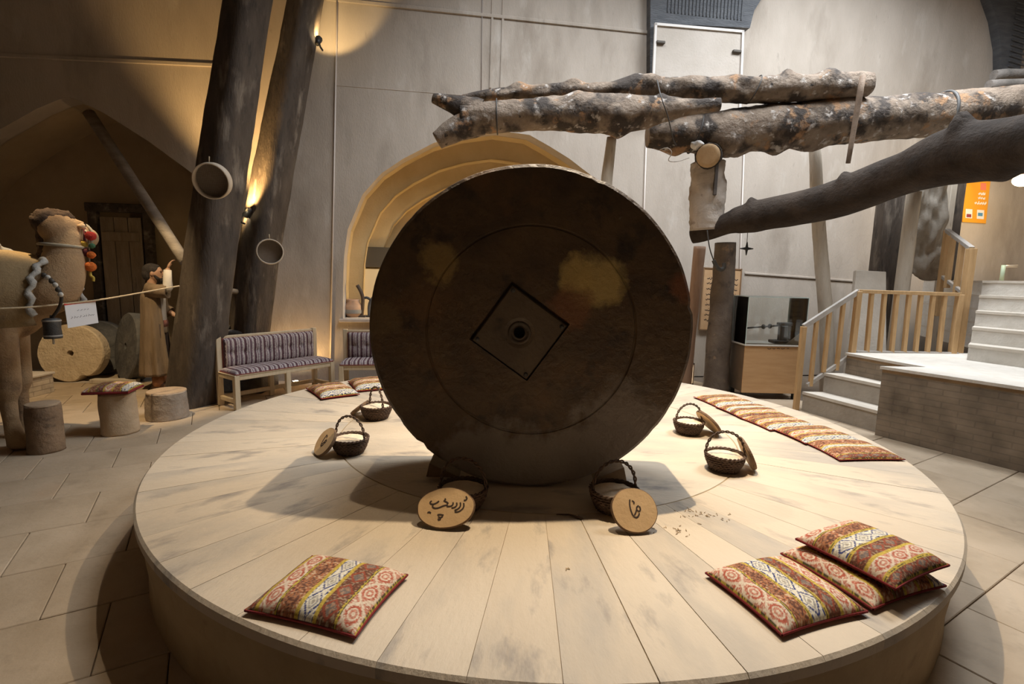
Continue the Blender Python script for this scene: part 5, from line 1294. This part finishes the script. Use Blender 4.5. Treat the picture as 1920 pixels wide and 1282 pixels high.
mb.tube([RS, RS.lerp(RE, .5), RE, RE.lerp(RW, .4), RW], [.058, .05, .043, .042, .03], 12); hand(mb, RW, (RW-RE)+Vector((.10, .02, 0)), (-1, -.2, .2), 1.02, .55, 1)
LS, LE, LW = Vector((0, .18, 1.36)), Vector((.03, .26, 1.10)), Vector((.20, .20, .98))
mb.tube([LS, LS.lerp(LE, .5), LE, LE.lerp(LW, .4), LW], [.058, .05, .043, .042, .03], 12); hand(mb, LW, LW-LE, (0, .2, 1), 1.0, .7, 1)
for s in (-1, 1):
    mb.tube([(0, s*.09, .92), (.01, s*.095, .70), (.012, s*.095, .50), (0, s*.09, .30), (-.005, s*.09, .08)], [.088, .075, .058, .055, .04], 12); mb.tube([(-.05, s*.09, .045), (.04, s*.095, .045), (.13, s*.10, .035)], [.042, .045, .032], 10)
remesh_obj(mb, 'body', SKIN, man, .0072, 3)
HAIR = M('black_hair', (.018, .014, .012), (.04, .03, .025), 30, .85, .6, 80)
mb = MB(); mb.ell((-.012, 0, 1.625), (.108, .089, .092), None, 18, 12); mb.ell((-.055, 0, 1.57), (.068, .083, .095), None, 16, 12); mb.ell((.03, 0, 1.672), (.06, .06, .035), None, 14, 10)
remesh_obj(mb, 'hair', HAIR, man, .009, 3)
mb = MB(); mb.ell((.075, 0, 1.498), (.05, .05, .048), None, 14, 10); mb.tube([(.03, -.066, 1.56), (.065, -.056, 1.51), (.095, 0, 1.495), (.065, .056, 1.51), (.03, .066, 1.56)], [.016, .024, .024, .024, .016], 10); mb.tube([(.112, -.03, 1.540), (.120, 0, 1.547), (.112, .03, 1.540)], .006, 6)
remesh_obj(mb, 'beard', HAIR, man, .008, 2)
for s in (-1, 1): MB().ell((.104, s*.033, 1.598), (.010, .014, .008)).build('eye', M('eye_dark', (.03, .02, .015), rough=.2), man)
ROBE = M('brown_robe', (.20, .14, .085), (.28, .20, .125), 5, .95, .5, 40, stretch=(4, 4, .6), layers=[((.14, .095, .055), 4, .58, .75)])
SHIRT = M('white_cotton', (.62, .57, .50), (.70, .65, .58), 10, .9, .3, 40)
# long open robe: a sleeve of cloth left open down the front, in soft folds
n1, n2_ = 34, 40; vs = []
for i in range(n1+1):
    z = .20+(1.425-.20)*i/n1; f = i/n1
    rx = .185-.05*f+.02*math.exp(-((f-.0)/.25)**2); ry = .225-.03*f
    if f > .86: k = (f-.86)/.14; rx = rx*(1-.55*k**1.6); ry = ry*(1-.60*k**2.2)
    for j in range(n2_+1):
        a = radians(38)+radians(284)*j/n2_; w_ = 1+(.09*sin(a*9+1.2*sin(z*3))+.04*sin(a*17))*(1-f)**.8
        vs.append((-.015+rx*w_*cos(a), ry*w_*sin(a), z))
o = MB().add(vs, [(i*(n2_+1)+j, i*(n2_+1)+j+1, (i+1)*(n2_+1)+j+1, (i+1)*(n2_+1)+j) for i in range(n1) for j in range(n2_)], True).build('robe', ROBE, man); o.modifiers.new('s', 'SOLIDIFY').thickness = .012
mb = MB().tube([RS+Vector((-.03, .03, .01)), RS.lerp(RE, .45)+Vector((0, 0, -.01)), RE+Vector((.01, 0, -.02))], [.092, .088, .10], 16, cap=False, fn=lambda t, a, p: 1+.07*sin(a*3+t*9)); o = mb.build('robe_sleeve', ROBE, man); o.modifiers.new('s', 'SOLIDIFY').thickness = .01
mb = MB().tube([LS+Vector((-.02, -.03, .01)), LS.lerp(LE, .6), LE, LE.lerp(LW, .55)], [.092, .085, .08, .085], 16, cap=False, fn=lambda t, a, p: 1+.07*sin(a*3+t*9)); o = mb.build('robe_sleeve', ROBE, man); o.modifiers.new('s', 'SOLIDIFY').thickness = .01
mb = MB().tube([RE+Vector((-.02, 0, -.015)), RE+Vector((.012, 0, .03)), RE.lerp(RW, .5), RE.lerp(RW, .93)], [.055, .06, .052, .044], 16, fn=lambda t, a, p: 1+.05*sin(a*4+t*14)); mb.build('white_sleeve', SHIRT, man)
mb = MB().loft([((-.005, 0, .78), .128, .172), ((-.005, 0, .95), .127, .168), ((0, 0, 1.1), .122, .158), ((0, 0, 1.26), .128, .165), ((-.01, 0, 1.37), .10, .13), ((-.012, 0, 1.435), .072, .078)], 24); mb.build('shirt', SHIRT, man)
mb = MB().loft([((-.002, 0, .86), .135, .178), ((-.002, 0, .90), .14, .182), ((-.002, 0, .95), .135, .176)], 24); mb.build('sash', M('maroon_sash', (.22, .08, .065), (.3, .14, .11), 14, .95, .4), man)
TR_ = M('dark_trousers', (.045, .032, .028), (.08, .055, .045), 8, .95, .3)
for s in (-1, 1):
    MB().tube([(0, s*.09, .90), (.01, s*.095, .6), (.01, s*.095, .34), (0, s*.09, .20)], [.105, .098, .085, .08], 16).build('trouser_leg', TR_, man)
    MB().tube([(0, s*.09, .24), (0, s*.09, .10), (-.005, s*.09, .05)], [.076, .072, .066], 14).build('legging', M('russet_legging', (.30, .13, .06), (.4, .19, .09), 8, .9, .4), man)
    mb = MB(); mb.tube([(-.065, s*.09, .045), (.04, s*.095, .05), (.15, s*.10, .04)], [.05, .054, .036], 12); mb.build('shoe', M('brown_shoe', (.14, .07, .035), rough=.7), man)

# ================================================================== rope barrier with hanging notice
a, m1, m2, b = at(-90, 582, -.02), at(60, 576, .35), at(190, 562, 1.0), at(336, 536, 1.72)
rp = [a, a.lerp(m1, .5), m1, m1.lerp(m2, .5), m2, m2.lerp(b, .5), b]
tag(MB().tube(chaikin(rp, 2), .008, 7).build('barrier_rope', ROPE), 'thin hemp rope strung from the left edge to the nearer beam', 'rope')
pst = at(-94, 582, -.02); rpst = thing('rope_post', 'slim iron post outside the left edge holding the rope', 'post', (pst.x, pst.y, 0))
MB().tube([(0, 0, .02), (0, 0, pst.z+.05)], .018, 10).build('rod', BLACKM, rpst); MB().lathe([(0, .02), (.12, .018), (.13, 0)], 24).build('base', BLACKM, rpst)
def rope_at(px):
    P = chaikin(rp, 4); return min(P, key=lambda p: abs(960+F*(Vector(p)-CP).dot(_ri)/(Vector(p)-CP).dot(_fw)-px))
r1, r2 = Vector(rope_at(119)), Vector(rope_at(183))
ns = thing('hanging_notice', 'white paper notice with a red top edge hanging on the rope', 'notice', r1.lerp(r2, .5))
c = r1.lerp(r2, .5); ex = (r2-r1); Wd = ex.length; ex.normalize(); nz_ = ex.cross(Vector((0, 0, 1))).normalized(); ey = nz_.cross(ex).normalized()*1
ey = Vector((0, 0, 1)) - ex*ex.z; ey.normalize(); R = Matrix((ex, ey, ex.cross(ey))).transposed(); ns.rotation_euler = (R @ Matrix.Rotation(radians(5), 3, 'Y')).to_euler()
MB().box((0, -.115, -.009), (Wd, .215, .003)).build('sheet', M('paper', (.74, .74, .76), rough=.8), ns)
MB().box((0, -.006, -.009), (Wd*1.02, .016, .006)).build('red_edge', M('red_tape', (.55, .04, .04), rough=.6), ns)
ls = []; rs = random.Random(5)
for y, x0, x1, h in ((-.075, -.05, .06, .007), (-.135, -.125, .13, .012)):
    x = x0
    while x < x1:
        wd = rs.uniform(.014, .03); ls.append([(x, y+rs.uniform(-h, h)*.5), (x+wd*.4, y-h*.6), (x+wd*.8, y+rs.uniform(0, h)), (x+wd, y)])
        if rs.random() < .5: ls.append([(x+wd*.3, y+h*1.3), (x+wd*.3+.004, y+h*1.2)])
        x += wd+rs.uniform(.002, .012)
strokes(MB(), ls, .0032, -.0072, .0006).build('lettering', M('notice_ink', (.06, .06, .08), rough=.8), ns)
